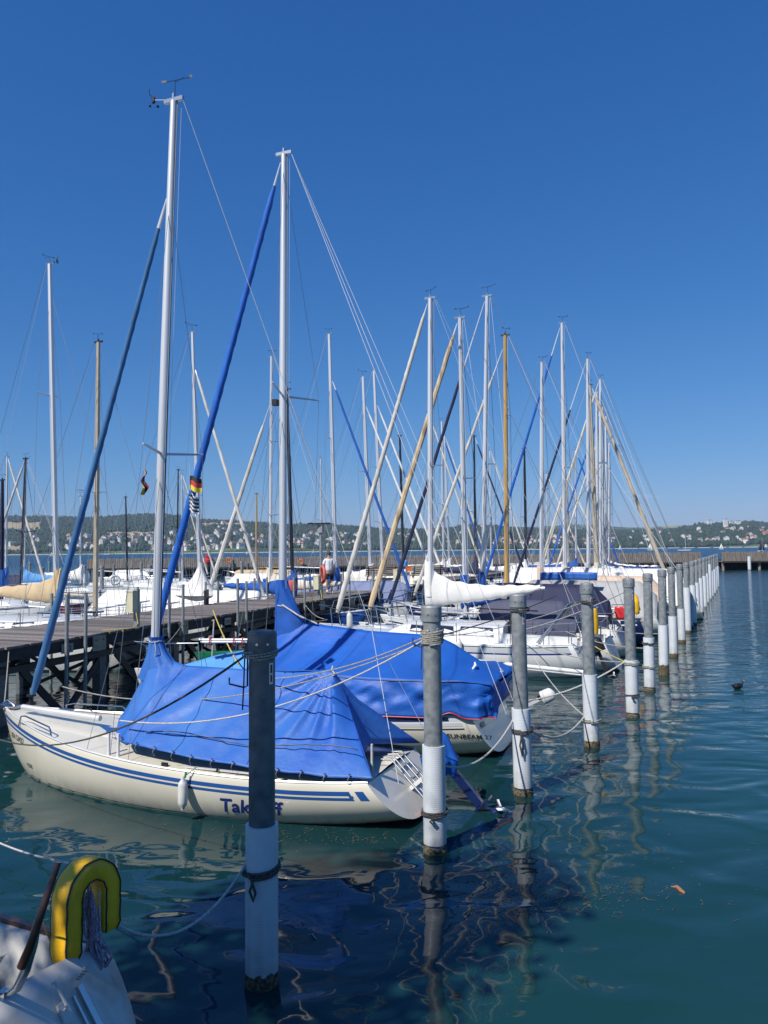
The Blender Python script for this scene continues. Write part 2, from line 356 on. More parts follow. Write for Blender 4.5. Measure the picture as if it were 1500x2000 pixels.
# ------------------------------------------------------------------ far shore
SH = 2450.0
sky_px = [(-400, 1012), (-150, 1010), (0, 1008), (60, 1007), (120, 1006), (180, 1008), (230, 1004), (300, 1002), (350, 1006), (400, 1014), (450, 1015), (500, 1019), (560, 1024), (620, 1023),
          (680, 1026), (740, 1030), (800, 1031), (870, 1029), (920, 1023), (960, 1025), (1010, 1030), (1080, 1032), (1150, 1033), (1230, 1035), (1300, 1033), (1340, 1027), (1375, 1022),
          (1420, 1020), (1470, 1018), (1500, 1021), (1700, 1022), (1950, 1030)]
RY = 3950.0
def hz(px): return 1082.5 - .0107 * px
rt = [((px - 750) / 1500, (hz(px) - py) / 1500) for px, py in sky_px]
def ridge(t):
    for (a, ea), (b, eb) in zip(rt, rt[1:]):
        if t <= b: k = max(0, min(1, (t - a) / (b - a))); k = k * k * (3 - 2 * k); return ea + (eb - ea) * k
    return rt[-1][1]
def shore_y(x): return SH + 60 * math.sin(x / 330.) + 30 * math.sin(x / 120. + 1)
def ground_z(x, y):
    t = x / y; e = ridge(t) * RY - 10
    s = max(0, min(1.12, (y - shore_y(x)) / (RY - SH)))
    n = noise.noise(Vector((x / 420., y / 420., 3.1)))
    base = e * (s ** .85 if s < 1 else 1 - (s - 1) * 2) * (1 + .16 * n * math.sin(min(1, s) * math.pi))
    return base + 1.0 + min(1, s * 8) * 1.5
def terrain_mat():
    m = mat('wooded_hillside', (.028, .05, .018), .95, var=.5, scale=.01, detail=8)
    N = m.node_tree.nodes; Lk = m.node_tree.links; b = N['Principled BSDF']
    tc = N.new('ShaderNodeTexCoord'); n = N.new('ShaderNodeTexNoise'); n.inputs['Scale'].default_value = .0045; n.inputs['Detail'].default_value = 3
    Lk.new(tc.outputs['Object'], n.inputs['Vector'])
    cr = N.new('ShaderNodeValToRGB'); e = cr.color_ramp.elements
    e[0].position = .5; e[0].color = (.03, .055, .018, 1); e[1].position = .58; e[1].color = (.1, .15, .04, 1)
    x = cr.color_ramp.elements.new(.66); x.color = (.3, .25, .11, 1)
    Lk.new(n.outputs[0], cr.inputs[0]); Lk.new(cr.outputs[0], b.inputs['Base Color'])
    return m
M['terrain'] = terrain_mat()
nx, ny = 170, 46
tv = []
for j in range(ny + 1):
    for i in range(nx + 1):
        t = -.78 + 1.56 * i / nx
        if j == 0: y = SH; x = t * y; y = shore_y(x) - 3; z = -.6
        else:
            y = SH + (RY * 1.1 - SH) * (j - 1) / (ny - 1); x = t * y; y = max(y, shore_y(x) + j); z = ground_z(x, y)
        tv.append((x, y, z))
w = MB(); w.add(tv, [(j * (nx + 1) + i, j * (nx + 1) + i + 1, (j + 1) * (nx + 1) + i + 1, (j + 1) * (nx + 1) + i) for j in range(ny) for i in range(nx)])
tag(w.build('hills', M['terrain'], smooth=True, ang=180), kind='structure')
# farther blue ridge right of centre
w = MB(); rr_ = random.Random(3)
ring = []
for i in range(60):
    px = 350 + i * 22; e = 44 + 3 * math.sin(i * .25) + 2 * math.sin(i * .7 + 1) - (0 if px > 1150 else (1150 - px) * .02)
    x = (px - 750) / 1500 * 7000; ring.append([(x, 7000, 0), (x, 7000, e / 1500 * 7000 * .45), (x, 7300, e / 1500 * 7300 * 1.0), (x, 8000, e / 1500 * 7300)])
w.loft(ring, closed=False); tag(w.build('far_hills', M['terrain'], smooth=True, ang=180), kind='structure')

# fields (open ground where no trees stand), as t/elevation ranges
fields = [(-5, 78, 1021, 1036), (205, 300, 1040, 1047), (395, 470, 1022, 1027), (0, 40, 1068, 1078)]
def in_field(x, y, z):
    px = 750 + 1500 * x / y; py = hz(px) - 1500 * (z - EYE) / y
    return any(a < px < b and c < py < d for a, b, c, d in fields)
fm = M['field'] = mat('dry_stubble_field', (.36, .28, .15), .95, var=.15, scale=.02)
for (a, b, c_, d_) in fields:
    fb = MB(); pts = []
    n = 14
    for j in range(7):
        for i in range(n + 1):
            px = a + (b - a) * i / n; py = d_ + (c_ - d_) * j / 6 + 1.0 * math.sin(i * 1.3 + j)
            # march along the sight line to the slope
            t = (px - 750) / 1500; e = (hz(px) - py) / 1500; y = SH + 40
            while y < RY * 1.05 and (EYE + e * y) > ground_z(t * y, y) + 2: y += 12
            pts.append((t * y, y, ground_z(t * y, y) + 3.5))
    fb.add(pts, [(j * (n + 1) + i, j * (n + 1) + i + 1, (j + 1) * (n + 1) + i + 1, (j + 1) * (n + 1) + i) for j in range(6) for i in range(n)])
    tag(fb.build('stubble_field', fm), kind='structure')

# forest: ragged low-poly crowns joined (nobody could count them)
def ico(sub):
    bm = bmesh.new(); bmesh.ops.create_icosphere(bm, subdivisions=sub, radius=1)
    v = np.array([x.co[:] for x in bm.verts]); f = np.array([[q.index for q in p.verts] for p in bm.faces]); bm.free(); return v, f
def fast_mesh(name, V, F, mats, mi=None, smooth=False):
    me = bpy.data.meshes.new(name); k = F.shape[1]
    me.vertices.add(len(V)); me.vertices.foreach_set('co', V.astype(np.float32).ravel())
    me.loops.add(F.size); me.loops.foreach_set('vertex_index', F.astype(np.int32).ravel())
    me.polygons.add(len(F)); me.polygons.foreach_set('loop_start', np.arange(0, F.size, k, dtype=np.int32))
    me.polygons.foreach_set('loop_total', np.full(len(F), k, np.int32))
    for m in mats: me.materials.append(m)
    if mi is not None: me.polygons.foreach_set('material_index', mi.astype(np.int32))
    if smooth: me.polygons.foreach_set('use_smooth', np.ones(len(F), bool))
    me.update(calc_edges=True); me.validate(); return me
iv, if_ = ico(1)
gs = np.random.RandomState(5)
house_rows = []
def is_town(px, py):          # density of houses over the slope
    d = 0
    if 130 < px < 330 and 1048 < py < 1075: d = .8
    if 330 < px < 520 and 1040 < py < 1078: d = .55
    if 540 < px < 720 and 1045 < py < 1070: d = .75
    if 380 < px < 480 and 1018 < py < 1040: d = .15
    if 760 < px < 960 and 1030 < py < 1065: d = .12
    if 960 < px < 1160 and 1052 < py < 1068: d = .95
    if 1160 < px < 1290 and 1040 < py < 1066: d = .5
    if 1290 < px < 1500 and 1030 < py < 1062: d = .5
    if -60 < px < 130 and 1050 < py < 1072: d = .1
    return d
# houses
def house_mesh(w_, l_, h_, rh, wall, roof):
    b = MB(); b.box((0, 0, h_ / 2 - 3), (w_, l_, h_ + 6)); b.box((0, 0, -6), (w_ - .2, l_ - .2, 8))
    ov = .6; a = [(-w_ / 2 - ov, -l_ / 2 - ov, h_), (w_ / 2 + ov, -l_ / 2 - ov, h_), (0, -l_ / 2 - ov, h_ + rh), (-w_ / 2 - ov, l_ / 2 + ov, h_), (w_ / 2 + ov, l_ / 2 + ov, h_), (0, l_ / 2 + ov, h_ + rh)]
    b.add(a, [(0, 2, 5, 3), (1, 4, 5, 2), (0, 3, 4, 1)], 1)
    b.add([(-w_ / 2, -l_ / 2 - .02, h_), (w_ / 2, -l_ / 2 - .02, h_), (0, -l_ / 2 - .02, h_ + rh * .97), (-w_ / 2, l_ / 2 + .02, h_), (w_ / 2, l_ / 2 + .02, h_), (0, l_ / 2 + .02, h_ + rh * .97)], [(0, 1, 2), (3, 5, 4)], 0)
    for s in (-1, 1):
        for fl in range(int(h_ // 2.8)):
            for i in (-1, 0, 1):
                b.box((s * (w_ / 2 + .03), i * l_ * .3, 1.5 + fl * 2.8), (.1, 1.3, 1.4), mi=2)
                b.box((i * w_ * .3, s * (l_ / 2 + .03), 1.5 + fl * 2.8), (1.2, .1, 1.4), mi=2)
    return b.mesh('house', [wall, roof, M['glass']], smooth=False)
kinds = [house_mesh(10, 13, 6, 4, M['house_white'], M['roof_brown']), house_mesh(11, 14, 6.5, 4.5, M['house_white'], M['roof_red']), house_mesh(9, 11, 5.5, 3.5, M['house_cream'], M['roof_red']),
         house_mesh(12, 18, 9, 3, M['house_white'], M['roof_grey']), house_mesh(12, 12, 8, 5, M['house_cream'], M['roof_brown'])]
klab = ['small white house with brown gabled roof on the far wooded shore', 'white house with red gabled roof on the far wooded shore', 'cream cottage with red roof on the far wooded shore',
        'long white block with low grey roof on the far shore', 'cream house with steep brown roof on the far shore']
def slope_point(px, py):
    t = (px - 750) / 1500; e = (hz(px) - py) / 1500; y = SH + 10
    while y < RY * 1.05 and (EYE + e * y) > ground_z(t * y, y): y += 10
    y = max(y, shore_y(t * y) + 18)
    return Vector((t * y, y, ground_z(t * y, y)))
hp = random.Random(11); n = 0; placed = []
while n < 275:
    px = hp.uniform(-20, 1510); py = hp.uniform(1018, 1079)
    if hp.random() > is_town(px, py): continue
    if 1290 < px and hp.random() < .2: continue
    p = slope_point(px, py)
    if any((p - q).length < 17 for q in placed): continue
    placed.append(p); n += 1
    town = 960 < px < 1160
    k = hp.choices(range(5), (1, 6, 5, 1, 1) if town else (5, 2.5, 1, 2.2, 1))[0]
    o = obj_of(kinds[k], 'house', loc=p + Vector((0, 0, 4.0)), rz=hp.uniform(-.9, .9)); s = hp.uniform(1.0, 1.4); o.scale = (s, s, s)
    tag(o, klab[k], 'house', 'houses on the far lake shore, ' + ['brown roofs', 'red roofs', 'cream cottages', 'grey roofs', 'steep roofs'][k])
# white apartment blocks on the right hill
def block(px, py, w_, h_, label):
    p = slope_point(px, py); placed.append(p); placed.append(p + Vector((9, 0, 0))); placed.append(p - Vector((9, 0, 0))); r_ = empty('apartment_block', p + Vector((0, 0, 11)), hp.uniform(-.2, .2), label, 'apartment block')
    b = MB(); b.box((0, 0, h_ / 2 - 9), (w_, 14, h_ + 18)); b.build('wall', M['house_white'], r_, False)
    b = MB(); b.box((0, 0, h_ + .4), (w_ + 1, 15, .8)); b.box((w_ * .2, 0, h_ + 2), (5, 5, 3.2)); b.build('roof', M['roof_grey'], r_, False)
    b = MB()
    for fl in range(int(h_ // 3)):
        for i in range(int(w_ // 4)): b.box((-w_ / 2 + 2.2 + i * 4, -7.06, 1.7 + fl * 3), (2, .12, 1.4))
    b.build('window_row', M['glass'], r_, False)
block(1417, 1031, 16, 26, 'tall white tower block, left of the group high on the right hill')
block(1350, 1029, 17, 21, 'square white block at the left end of the hilltop group')
block(1371, 1026, 24, 24, 'wide white block in the middle of the hilltop group')
block(1385, 1028, 18, 18, 'lower white block right of the middle of the hilltop group')
block(1428, 1027, 14, 10, 'small low white block between the two hilltop groups')
block(1441, 1027, 26, 12, 'long low white block near the wooded crest at far right')
p = slope_point(402, 1030); r_ = empty('church', p, .3, 'white church with small spire on the far green slope', 'church')
b = MB(); b.box((8, 0, 4), (18, 10, 16)); b.box((-2, 0, 9), (6, 6, 26)); b.build('wall', M['house_white'], r_, False)
b = MB(); b.lathe([(4.4, 22), (.1, 34)], (-2, 0, 0), 4); b.add([(-1, -6, 12), (17, -6, 12), (17, 6, 12), (-1, 6, 12), (-1, 0, 17), (17, 0, 17)], [(0, 1, 5, 4), (3, 4, 5, 2), (1, 2, 5), (0, 4, 3)]); b.build('roof', M['roof_red'], r_, False)
HG = {}
for q in placed: HG.setdefault((int(q.x // 30), int(q.y // 30)), []).append((q.x, q.y))
V = []; F = []; MI = []; cnt = 0; houses = []
for k in range(52000):
    t = gs.uniform(-.72, .72); q = gs.uniform(0, 1); y = SH + 8 + (RY * 1.04 - SH) * q ** 1.15; x = t * y
    if y < shore_y(x) + 9: continue
    z = ground_z(x, y)
    if in_field(x, y, z): continue
    gi, gj = int(x // 30), int(y // 30)
    if any(abs(x - hx) < 10 and -34 < y - hy < 9 for q1 in (-1, 0, 1) for q2 in (-1, 0, 1, 2) for hx, hy in HG.get((gi + q1, gj + q2), ())): continue
    px = 750 + 1500 * t; py = hz(px) - 1500 * (z - EYE) / y
    if gs.uniform() < is_town(px, py) * .62: continue
    s = gs.uniform(3.6, 7) * (1.3 if gs.uniform() < .1 else 1); hgt = gs.uniform(.8, 1.6)
    vv = iv * (1 + gs.uniform(-.28, .28, (len(iv), 1))) * np.array([s, s, s * hgt]) + np.array([x, y, z + s * .75])
    V.append(vv); F.append(if_ + cnt * len(iv)); MI.append(np.full(len(if_), gs.randint(0, 4))); cnt += 1
tm = [mat('forest_green_%s' % n, c, .95, var=.3, scale=.05) for n, c in (('deep', (.015, .034, .018)), ('mid', (.024, .047, .022)), ('warm', (.038, .058, .024)), ('cool', (.017, .038, .026)))]
me = fast_mesh('forest', np.concatenate(V), np.concatenate(F), tm, np.concatenate(MI))
tag(obj_of(me, 'forest'), kind='stuff')

# pale shore wall / moored boats strip
b = MB()
for i in range(60):
    x = -1250 + i * 42; b.box((x, shore_y(x) - 5, .6), (40, 2.5, 2.2))
tag(b.build('shore_wall', M['house_white'], smooth=False), kind='structure')

# ------------------------------------------------------------------ haze over the lake
b = MB(); b.box((0, 3950, 148), (8600, 8300, 304)); hz_o = b.build('haze', [], None, False)
hm_ = bpy.data.materials.new('lake_haze'); hm_.use_nodes = True; N = hm_.node_tree.nodes; N.remove(N['Principled BSDF'])
pv_ = N.new('ShaderNodeVolumePrincipled'); pv_.inputs['Color'].default_value = (.55, .75, 1.0, 1); pv_.inputs['Density'].default_value = .000065; pv_.inputs['Anisotropy'].default_value = 0
hm_.node_tree.links.new(pv_.outputs[0], N['Material Output'].inputs['Volume']); hz_o.data.materials.append(hm_); tag(hz_o, kind='stuff')

# ------------------------------------------------------------------ breakwater
def palisade(x0, x1, y, label, posts):
    r_ = empty('timber_breakwater', ((x0 + x1) / 2, y, 0), 0, label, 'breakwater')
    pr = random.Random(int(x0 + 99)); b = MB(); x = x0; cx = (x0 + x1) / 2
    while x < x1:
        w_ = pr.uniform(.24, .34); t = pr.uniform(2.58, 2.72)
        b.box((x + w_ / 2 - cx, pr.uniform(-.04, .04), (t + 1.15) / 2), (w_ - .05, .12, t - 1.15)); x += w_
    tag(b.build('palisade_board', M['oldwood'], r_, False), kind='stuff')
    b = MB(); x = x0 + .3
    while x < x1:
        w_ = pr.uniform(.24, .34); b.box((x + w_ / 2 - cx, 1.9, .6), (w_ - .04, .12, 1.9)); x += w_
    tag(b.build('back_board', M['beam'], r_, False), kind='stuff')
    for z, yy in ((1.2, -.15), (2.2, .12), (1.15, 1.6)):
        b = MB(); b.box((0, yy, z), (x1 - x0, .16, .22)); b.build('rail', M['beam'], r_, False)
    b = MB(); b.box((0, .95, 1.28), (x1 - x0, 1.6, .12)); b.build('walkway', M['oldwood'], r_, False)
    x = x0 + .3
    while x < x1:
        b = MB(); b.tube([(x - cx, .3, -1), (x - cx, .3, 1.2)], .2, 8); b.build('post', M['oldwood'], r_); x += posts
    return r_
palisade(48.2, 75, 110, 'weathered timber palisade right of the harbour entrance', 5.2)
palisade(-41, 43.6, 106, 'long weathered timber palisade behind the moored boats', 4.8)

# ------------------------------------------------------------------ piles in the water
def pile(x, y, ztop, zsl, r_=.105, dark=False, growth=.12, bands=(), label='', group='grey steel mooring piles with white sleeves', sleeve=True, stk=True, n=20):
    big = y < 40
    r = empty('mooring_pile', (x, y, 0), rnd.uniform(-.25, .25), label, 'mooring pile', group); r.rotation_euler = (rnd.uniform(-.009, .009), rnd.uniform(-.009, .009), r.rotation_euler.z)
    g_ = M['galv_dark_and_shaded'] if dark else M['galv']
    b = MB(); b.lathe([(r_, -1.5), (r_, ztop - .1)], n=n); b.build('tube', g_, r)
    b = MB(); b.lathe([(r_ * 1.02, ztop - .185), (r_ * 1.13, ztop - .18), (r_ * 1.13, ztop - .02)], n=n); b.lathe([(r_ * 1.13, ztop - .0201), (r_ * 1.0, ztop - .002), (.01, ztop + .012)], n=n)
    cp = b.build('cap', g_, r)
    if sleeve:
        b = MB(); b.lathe([(r_ * 1.02, .1), (r_ * 1.235, .1), (r_ * 1.235, zsl), (r_ * 1.02, zsl)], n=n); b.build('sleeve', M['pvc'], r)
    if growth and big:
        prof = []; b = MB(); b.lathe([(r_ * 1.24, -.6), (r_ * 1.29, growth * .2), (r_ * 1.28, growth * .7), (r_ * 1.23, growth)], n=n * 2)
        for i, v in enumerate(b.v):
            a = 1 + .05 * noise.noise(Vector(v) * 40); b.v[i] = (v[0] * a, v[1] * a, v[2] + .05 * noise.noise(Vector(v) * 14) if v[2] > 0 else v[2])
        b.build('growth', M['moss'], r)
    if big and stk:
        a0 = math.atan2(-y, -x) + .75 - r.rotation_euler.z
        b = MB(); k = 5; rr = r_ * 1.012
        pts = [(rr * math.cos(a0 + (i - 2) * .1), rr * math.sin(a0 + (i - 2) * .1)) for i in range(k)]
        b.add([(px, py, z) for z in (ztop - .42, ztop - .25) for px, py in pts], [(i, i + 1, i + 1 + k, i + k) for i in range(k - 1)]); st = b.build('sticker', M['sticker'], r)
        b = MB(); rr = r_ * 1.02; pts = [(rr * math.cos(a0 + (i - 2) * .05), rr * math.sin(a0 + (i - 2) * .05)) for i in range(k)]
        b.add([(px, py, z) for z in (ztop - .40, ztop - .345) for px, py in pts], [(i, i + 1, i + 1 + k, i + k) for i in range(k - 1)]); b.build('sticker_mark', M['red'], st)
        b = MB(); b.add([(px, py, z) for z in (ztop - .33, ztop - .265) for px, py in pts], [(i, i + 1, i + 1 + k, i + k) for i in range(k - 1)]); b.build('sticker_mark', M['text_grey'], st)
        for q in (-.35, .35):
            ba = math.atan2(-y, -x) + q - r.rotation_euler.z
            b = MB(); b.tube([(r_ * 1.1 * math.cos(ba), r_ * 1.1 * math.sin(ba), ztop - .1), (r_ * 1.18 * math.cos(ba), r_ * 1.18 * math.sin(ba), ztop - .1)], .012, 6); b.build('bolt', M['steel'], cp)
    return r
def rope_wrap(x, y, z, r_, turns=2.5, rr=.011, m='rope_dark', label='', tail=0, h=.05):
    b = MB(); pts = []; rr_ = random.Random(int(x * 77 + z * 31))
    n_ = int(turns * 18)
    for i in range(n_ + 1):
        a = 2 * math.pi * i / 18 - 1.9
        pts.append((x + (r_ + rr * (1 + .6 * math.sin(i * .9))) * math.cos(a), y + (r_ + rr) * math.sin(a), z + h * i / n_ + .012 * math.sin(a + 1)))
    b.tube(pts, rr, 6)
    if tail:
        a = -1.9; p0 = Vector((x + (r_ + rr * 1.5) * math.cos(a), y + (r_ + rr * 1.5) * math.sin(a), z))
        b.tube([p0 + Vector((-.03, -.01, .03)), p0 + Vector((.01, -.03, -.01)), p0 + Vector((-.015, -.03, -tail * .5)), p0 + Vector((.015, -.03, -tail)), p0 + Vector((.03, -.03, -tail * .6)), p0 + Vector((0, -.035, 0))], rr, 6)
    o = b.build('rope_turns', M[m]); tag(o, label, 'rope', 'ropes tied round the piles'); return o
def rope_line(a, b_, sag, rr, m, label, group='mooring lines between boats and piles', name='mooring_line'):
    b = MB(); b.tube(sagline(a, b_, sag, 18), rr, 6); o = b.build(name, M[m]); tag(o, label, 'mooring line', group); return o

pl = [(511, 1920, 1232, 1610), (850, 1663, 1182, 1455), (1022, 1550, 1160, 1383), (1156, 1457, 1138.7, 1317), (1236, 1400, 1129, 1289), (1269, 1349, 1120, 1245), (1297, 1318, 1112.5, 1221), (1316, 1283, 1107.5, 1203.5),
      (1332, 1255, 1102, 1189), (1344, 1236, 1098.7, 1147.5), (1355, 1221, 1096, 1143), (1363, 1210, 1094, 1138), (1370, 1199, 1091.5, 1129), (1377, 1188, 1089.3, 1125), (1382, 1179, 1088, 1120), (1387, 1172, 1086.7, 1102),
      (1391, 1167, 1085, 1115), (1395.5, 1161, 1084, 1112), (1399, 1155, 1083, 1108), (1402, 1148, 1082, 1106)]
plab = ['nearest dark grey mooring pile with bluish ribbed sleeve in the shade', 'second pile with ribbed white sleeve and black strap, beside the small boat stern', 'third pile with white sleeve and brown crust at the waterline, by the second blue tarpaulin',
        'fourth pile in front of the white cruiser stern', 'fifth pile with rope turns round the top of its sleeve', 'sixth pile in front of the navy hull', 'seventh pile with rusty crust under its sleeve',
        'eighth pile, sleeve ending in a brown ring', 'ninth pile in front of the cream tent', 'tenth pile with a blue band round the steel', 'eleventh pile from the front of the long row', 'twelfth pile from the front of the long row', 'thirteenth pile from the front of the long row', 'fourteenth pile from the front of the long row', 'fifteenth pile from the front of the long row',
        'sixteenth pile of the long row, with its sleeve rising highest', 'fourth pile from the far end of the long row', 'third pile from the far end of the long row', 'second to last pile at the far end of the long row', 'last pile at the far end of the long row']
PP = []
for i, (px, yb, yt, ys) in enumerate(pl):
    p = at(px, yb); zt = aty(px, yt, p.y).z; zs = aty(px, ys, p.y).z
    PP.append((p.x, p.y, zt))
    lab = plab[i] if i < len(plab) else 'far end piles of the long row, grey tops and white sleeves'
    pile(p.x, p.y, zt, zs, dark=(i == 0), label=lab, growth=(.11, .05, .07, .1, .05, .06, .28, .12, .1, .1)[i] if i < 10 else .1,  # nearest pile takes the darker steel: its tree shade is painted in
         group='grey steel mooring piles with white sleeves' + (', far end' if i >= 11 else ''), n=32 if i < 3 else 18)
rope_wrap(PP[0][0], PP[0][1], 2.55, .125, 3, .008, 'rope', 'thin brown wire turns under the cap of the nearest pile', 0, .06)
rope_wrap(PP[0][0], PP[0][1], .86, .132, 2.5, .011, 'rope_dark', 'dark rope knotted round the sleeve of the nearest pile', .16)
rope_wrap(PP[1][0], PP[1][1], 2.33, .11, 7, .012, 'rope', 'thick brown rope turns round the second pile below its sticker', 0, .16)
rope_wrap(PP[1][0], PP[1][1], .42, .132, 2.2, .012, 'rope_dark', 'dark strap knotted low on the sleeve of the second pile', .06)
rope_wrap(PP[2][0], PP[2][1], .85, .13, 3, .013, 'rope_dark', 'dark rope turns round the sleeve of the third pile', .3)
rope_wrap(PP[3][0], PP[3][1], .42, .132, 2, .012, 'rope', 'rope turns on the lower sleeve of the fourth pile', 0)
rope_wrap(PP[3][0], PP[3][1], 2.45, .115, 2, .012, 'rope_dark', 'dark rope under the cap of the fourth pile', 0)
rope_wrap(PP[4][0], PP[4][1], 1.05, .132, 3, .013, 'rope', 'rope turns at the top of the sleeve of the fifth pile', 0)
rope_wrap(PP[4][0], PP[4][1], .42, .132, 1.2, .012, 'rope_dark', 'single dark rope turn low on the fifth pile', .06)
rope_wrap(PP[5][0], PP[5][1], 1.1, .132, 2, .012, 'rope_dark', 'dark rope turns high on the sleeve of the sixth pile', 0)
rope_wrap(PP[5][0], PP[5][1], .55, .132, 2, .012, 'rope', 'rope turns halfway down the sleeve of the sixth pile', 0)
rope_wrap(PP[2][0], PP[2][1], 2.52, .115, 2, .012, 'rope_dark', 'dark rope under the cap of the third pile', 0)
# bent steel rod hooks hung from the near piles
def rod_hook(px, y, top, left, drop, label):
    ax, az = aty(px, top, y).x, aty(px, top, y).z
    r = empty('rope_hook', (ax, y, az), 0, label, 'rope hook', 'bent steel rope hooks beside the piles')
    s = y / 1500
    b = MB(); b.tube([(.06, 0, 0), (0, 0, -.0), (-.004, 0, -drop * s), (-.03 * y / 6, 0, -(drop + 3) * s), (-left * s, 0, -(drop - 4) * s), (-left * s, 0, -(drop - 16) * s)], .0075, 6); b.build('hook', M['iron'], r)
    b = MB(); b.tube([(-.02, -.02, -20 * s), (-.03, -.02, -drop * s), (-.04, -.02, -(drop + 45) * s)], .006, 6); b.build('tail_rod', M['iron'], r)
    return r
rod_hook(484, PP[0][1] - .02, 1250, 36, 88, 'bent steel rope hook beside the nearest pile')
rod_hook(828, PP[1][1] - .02, 1200, 22, 60, 'bent steel rope hook beside the second pile')
rod_hook(1000, PP[2][1] - .02, 1172, 18, 40, 'bent steel rope hook beside the third pile')

# ------------------------------------------------------------------ sailing boats
class Hull:
    def __init__(s, L, B, fs, fm, fb, bs=.75, um=.42, kz=-.4, rake=.4, kp=8, stern_z=.05, x0=0):
        s.x0 = x0
        s.L, s.B, s.fs, s.fm, s.fb, s.bs, s.um, s.kz, s.rake, s.kp, s.sz = L, B / 2, fs, fm, fb, bs, um, kz, rake, kp, stern_z
    def hb(s, u):
        if u < s.um: return s.B * (s.bs + (1 - s.bs) * math.sin(math.pi / 2 * u / s.um))
        return max(.02, s.B * (1 - ((u - s.um) / (1 - s.um)) ** 2.2))
    def zs(s, u): return s.fs * (1 - u) * (1 - 2 * u) + 4 * s.fm * u * (1 - u) + s.fb * u * (2 * u - 1)
    def zk(s, u):
        if u < .5: k = math.sin(math.pi / 2 * u / .5); return s.sz + (s.kz - s.sz) * k
        return s.kz + (s.fb - .02 - s.kz) * ((u - .5) / .5) ** s.kp
    def pt(s, u, v, side=1, off=0):
        a = v * math.pi / 2; hb = s.hb(u); zs = s.zs(u); zk = s.zk(u)
        z = zs - (zs - zk) * math.sin(a) ** 1.3
        fl = .62 if u < .8 else .62 + (u - .8) * 1.6
        y = hb * max(0, math.cos(a)) ** fl * (1 + .06 * math.sin(math.pi * v))
        x = s.x0 + u * (s.L - s.x0) + (s.rake * max(0, z) / max(zs, .1) * (1 - u / .2) if u < .2 else 0)
        return Vector((x, side * (y + off), z))
    def v_of(s, u, z):
        zs = s.zs(u); zk = s.zk(u); k = min(1, max(0, (zs - z) / max(1e-3, zs - zk))); return math.asin(k ** (1 / 1.3)) * 2 / math.pi
    def sheer(s, u, side=1, dz=0, dy=0): p = s.pt(u, 0, side); return Vector((p.x, p.y + side * dy, p.z + dz))
    def mesh(s, name, m, parent, nu=30, nv=10):
        b = MB(); us = [i / nu for i in range(nu + 1)]
        for side in (1, -1):
            rings = [[s.pt(u, j / nv, side) for j in range(nv + 1)] for u in us]
            if side < 0: rings = [list(reversed(r)) for r in rings]
            b.loft(rings, closed=False)
        tr = [s.pt(0, j / nv, 1) for j in range(nv + 1)] + [s.pt(0, j / nv, -1) for j in range(nv - 1, -1, -1)]
        n_ = len(tr); m2 = n_ // 2; fs = []
        for j in range(m2): a, b_ = j, j + 1; c, d = n_ - 1 - j - 1, n_ - 1 - j; fs.append((a, d, c, b_) if b_ != c else (a, d, b_))
        b.add(tr, fs)
        return b.build(name, m, parent, ang=50)
    def strip(s, name, m, parent, o1, o2, u0=0, u1=1, const_z=False, off=.004, nu=30, sides=(1, -1), k=2):
        b = MB()
        for side in sides:
            rings = []
            for i in range(nu + 1):
                u = u0 + (u1 - u0) * i / nu; zs = s.zs(u); r = []
                for j in range(k + 1):
                    o = o1 + (o2 - o1) * j / k; z = o if const_z else zs - o
                    r.append(s.pt(u, s.v_of(u, max(z, s.zk(u) + .001)), side, off))
                rings.append(r if side > 0 else list(reversed(r)))
            b.loft(rings, closed=False)
        return b.build(name, m, parent)
    def deck(s, name, m, parent, dz=-.015, nu=24, camber=.06):
        b = MB(); rings = []
        for i in range(nu + 1):
            u = i / nu; p = s.sheer(u); rings.append([Vector((p.x, p.y * k, p.z + dz + camber * s.hb(u) * (1 - k * k))) for k in (-1, -.6, -.2, .2, .6, 1)])
        b.loft(rings, closed=False); return b.build(name, m, parent)

_text_cache = {}
def text_mesh(txt, size, shear=0, offset=0, fine=3):
    cu = bpy.data.curves.new('lettering', 'FONT'); cu.body = txt; cu.size = size; cu.shear = shear; cu.offset = offset; cu.resolution_u = fine
    o = bpy.data.objects.new('lettering_tmp', cu); col.objects.link(o); bpy.context.view_layer.update()
    dg = bpy.context.evaluated_depsgraph_get(); me = bpy.data.meshes.new_from_object(o.evaluated_get(dg)); bpy.data.objects.remove(o); bpy.data.curves.remove(cu)
    bm = bmesh.new(); bm.from_mesh(me); bmesh.ops.triangulate(bm, faces=bm.faces)
    for _ in range(3):
        le = [e for e in bm.edges if e.calc_length() > size * .09]
        if le: bmesh.ops.subdivide_edges(bm, edges=le, cuts=1); bmesh.ops.triangulate(bm, faces=bm.faces)
    bm.to_mesh(me); bm.free()
    return me
def hull_text(hull, parent, txt, size, x0, z0, m, shear=0, offset=0, stretch=1, rot=0, side=1):
    me = text_mesh(txt, size, shear, offset)
    for v in me.vertices:
        tx, ty = v.co.x * stretch, v.co.y; tx, ty = tx * math.cos(rot) - ty * math.sin(rot), tx * math.sin(rot) + ty * math.cos(rot)
        x = x0 - tx * side; z = z0 + ty; u = min(1, max(0, (x - hull.x0) / (hull.L - hull.x0)))
        for _ in range(10):
            p = hull.pt(u, hull.v_of(u, z), side); u = min(1, max(0, u + (x - p.x) / (hull.L - hull.x0)))
        p = hull.pt(u, hull.v_of(u, z), side, .006)
        v.co = (x, p.y, z)
    me.materials.clear(); me.materials.append(M[m]); o = obj_of(me, 'lettering', parent); return o

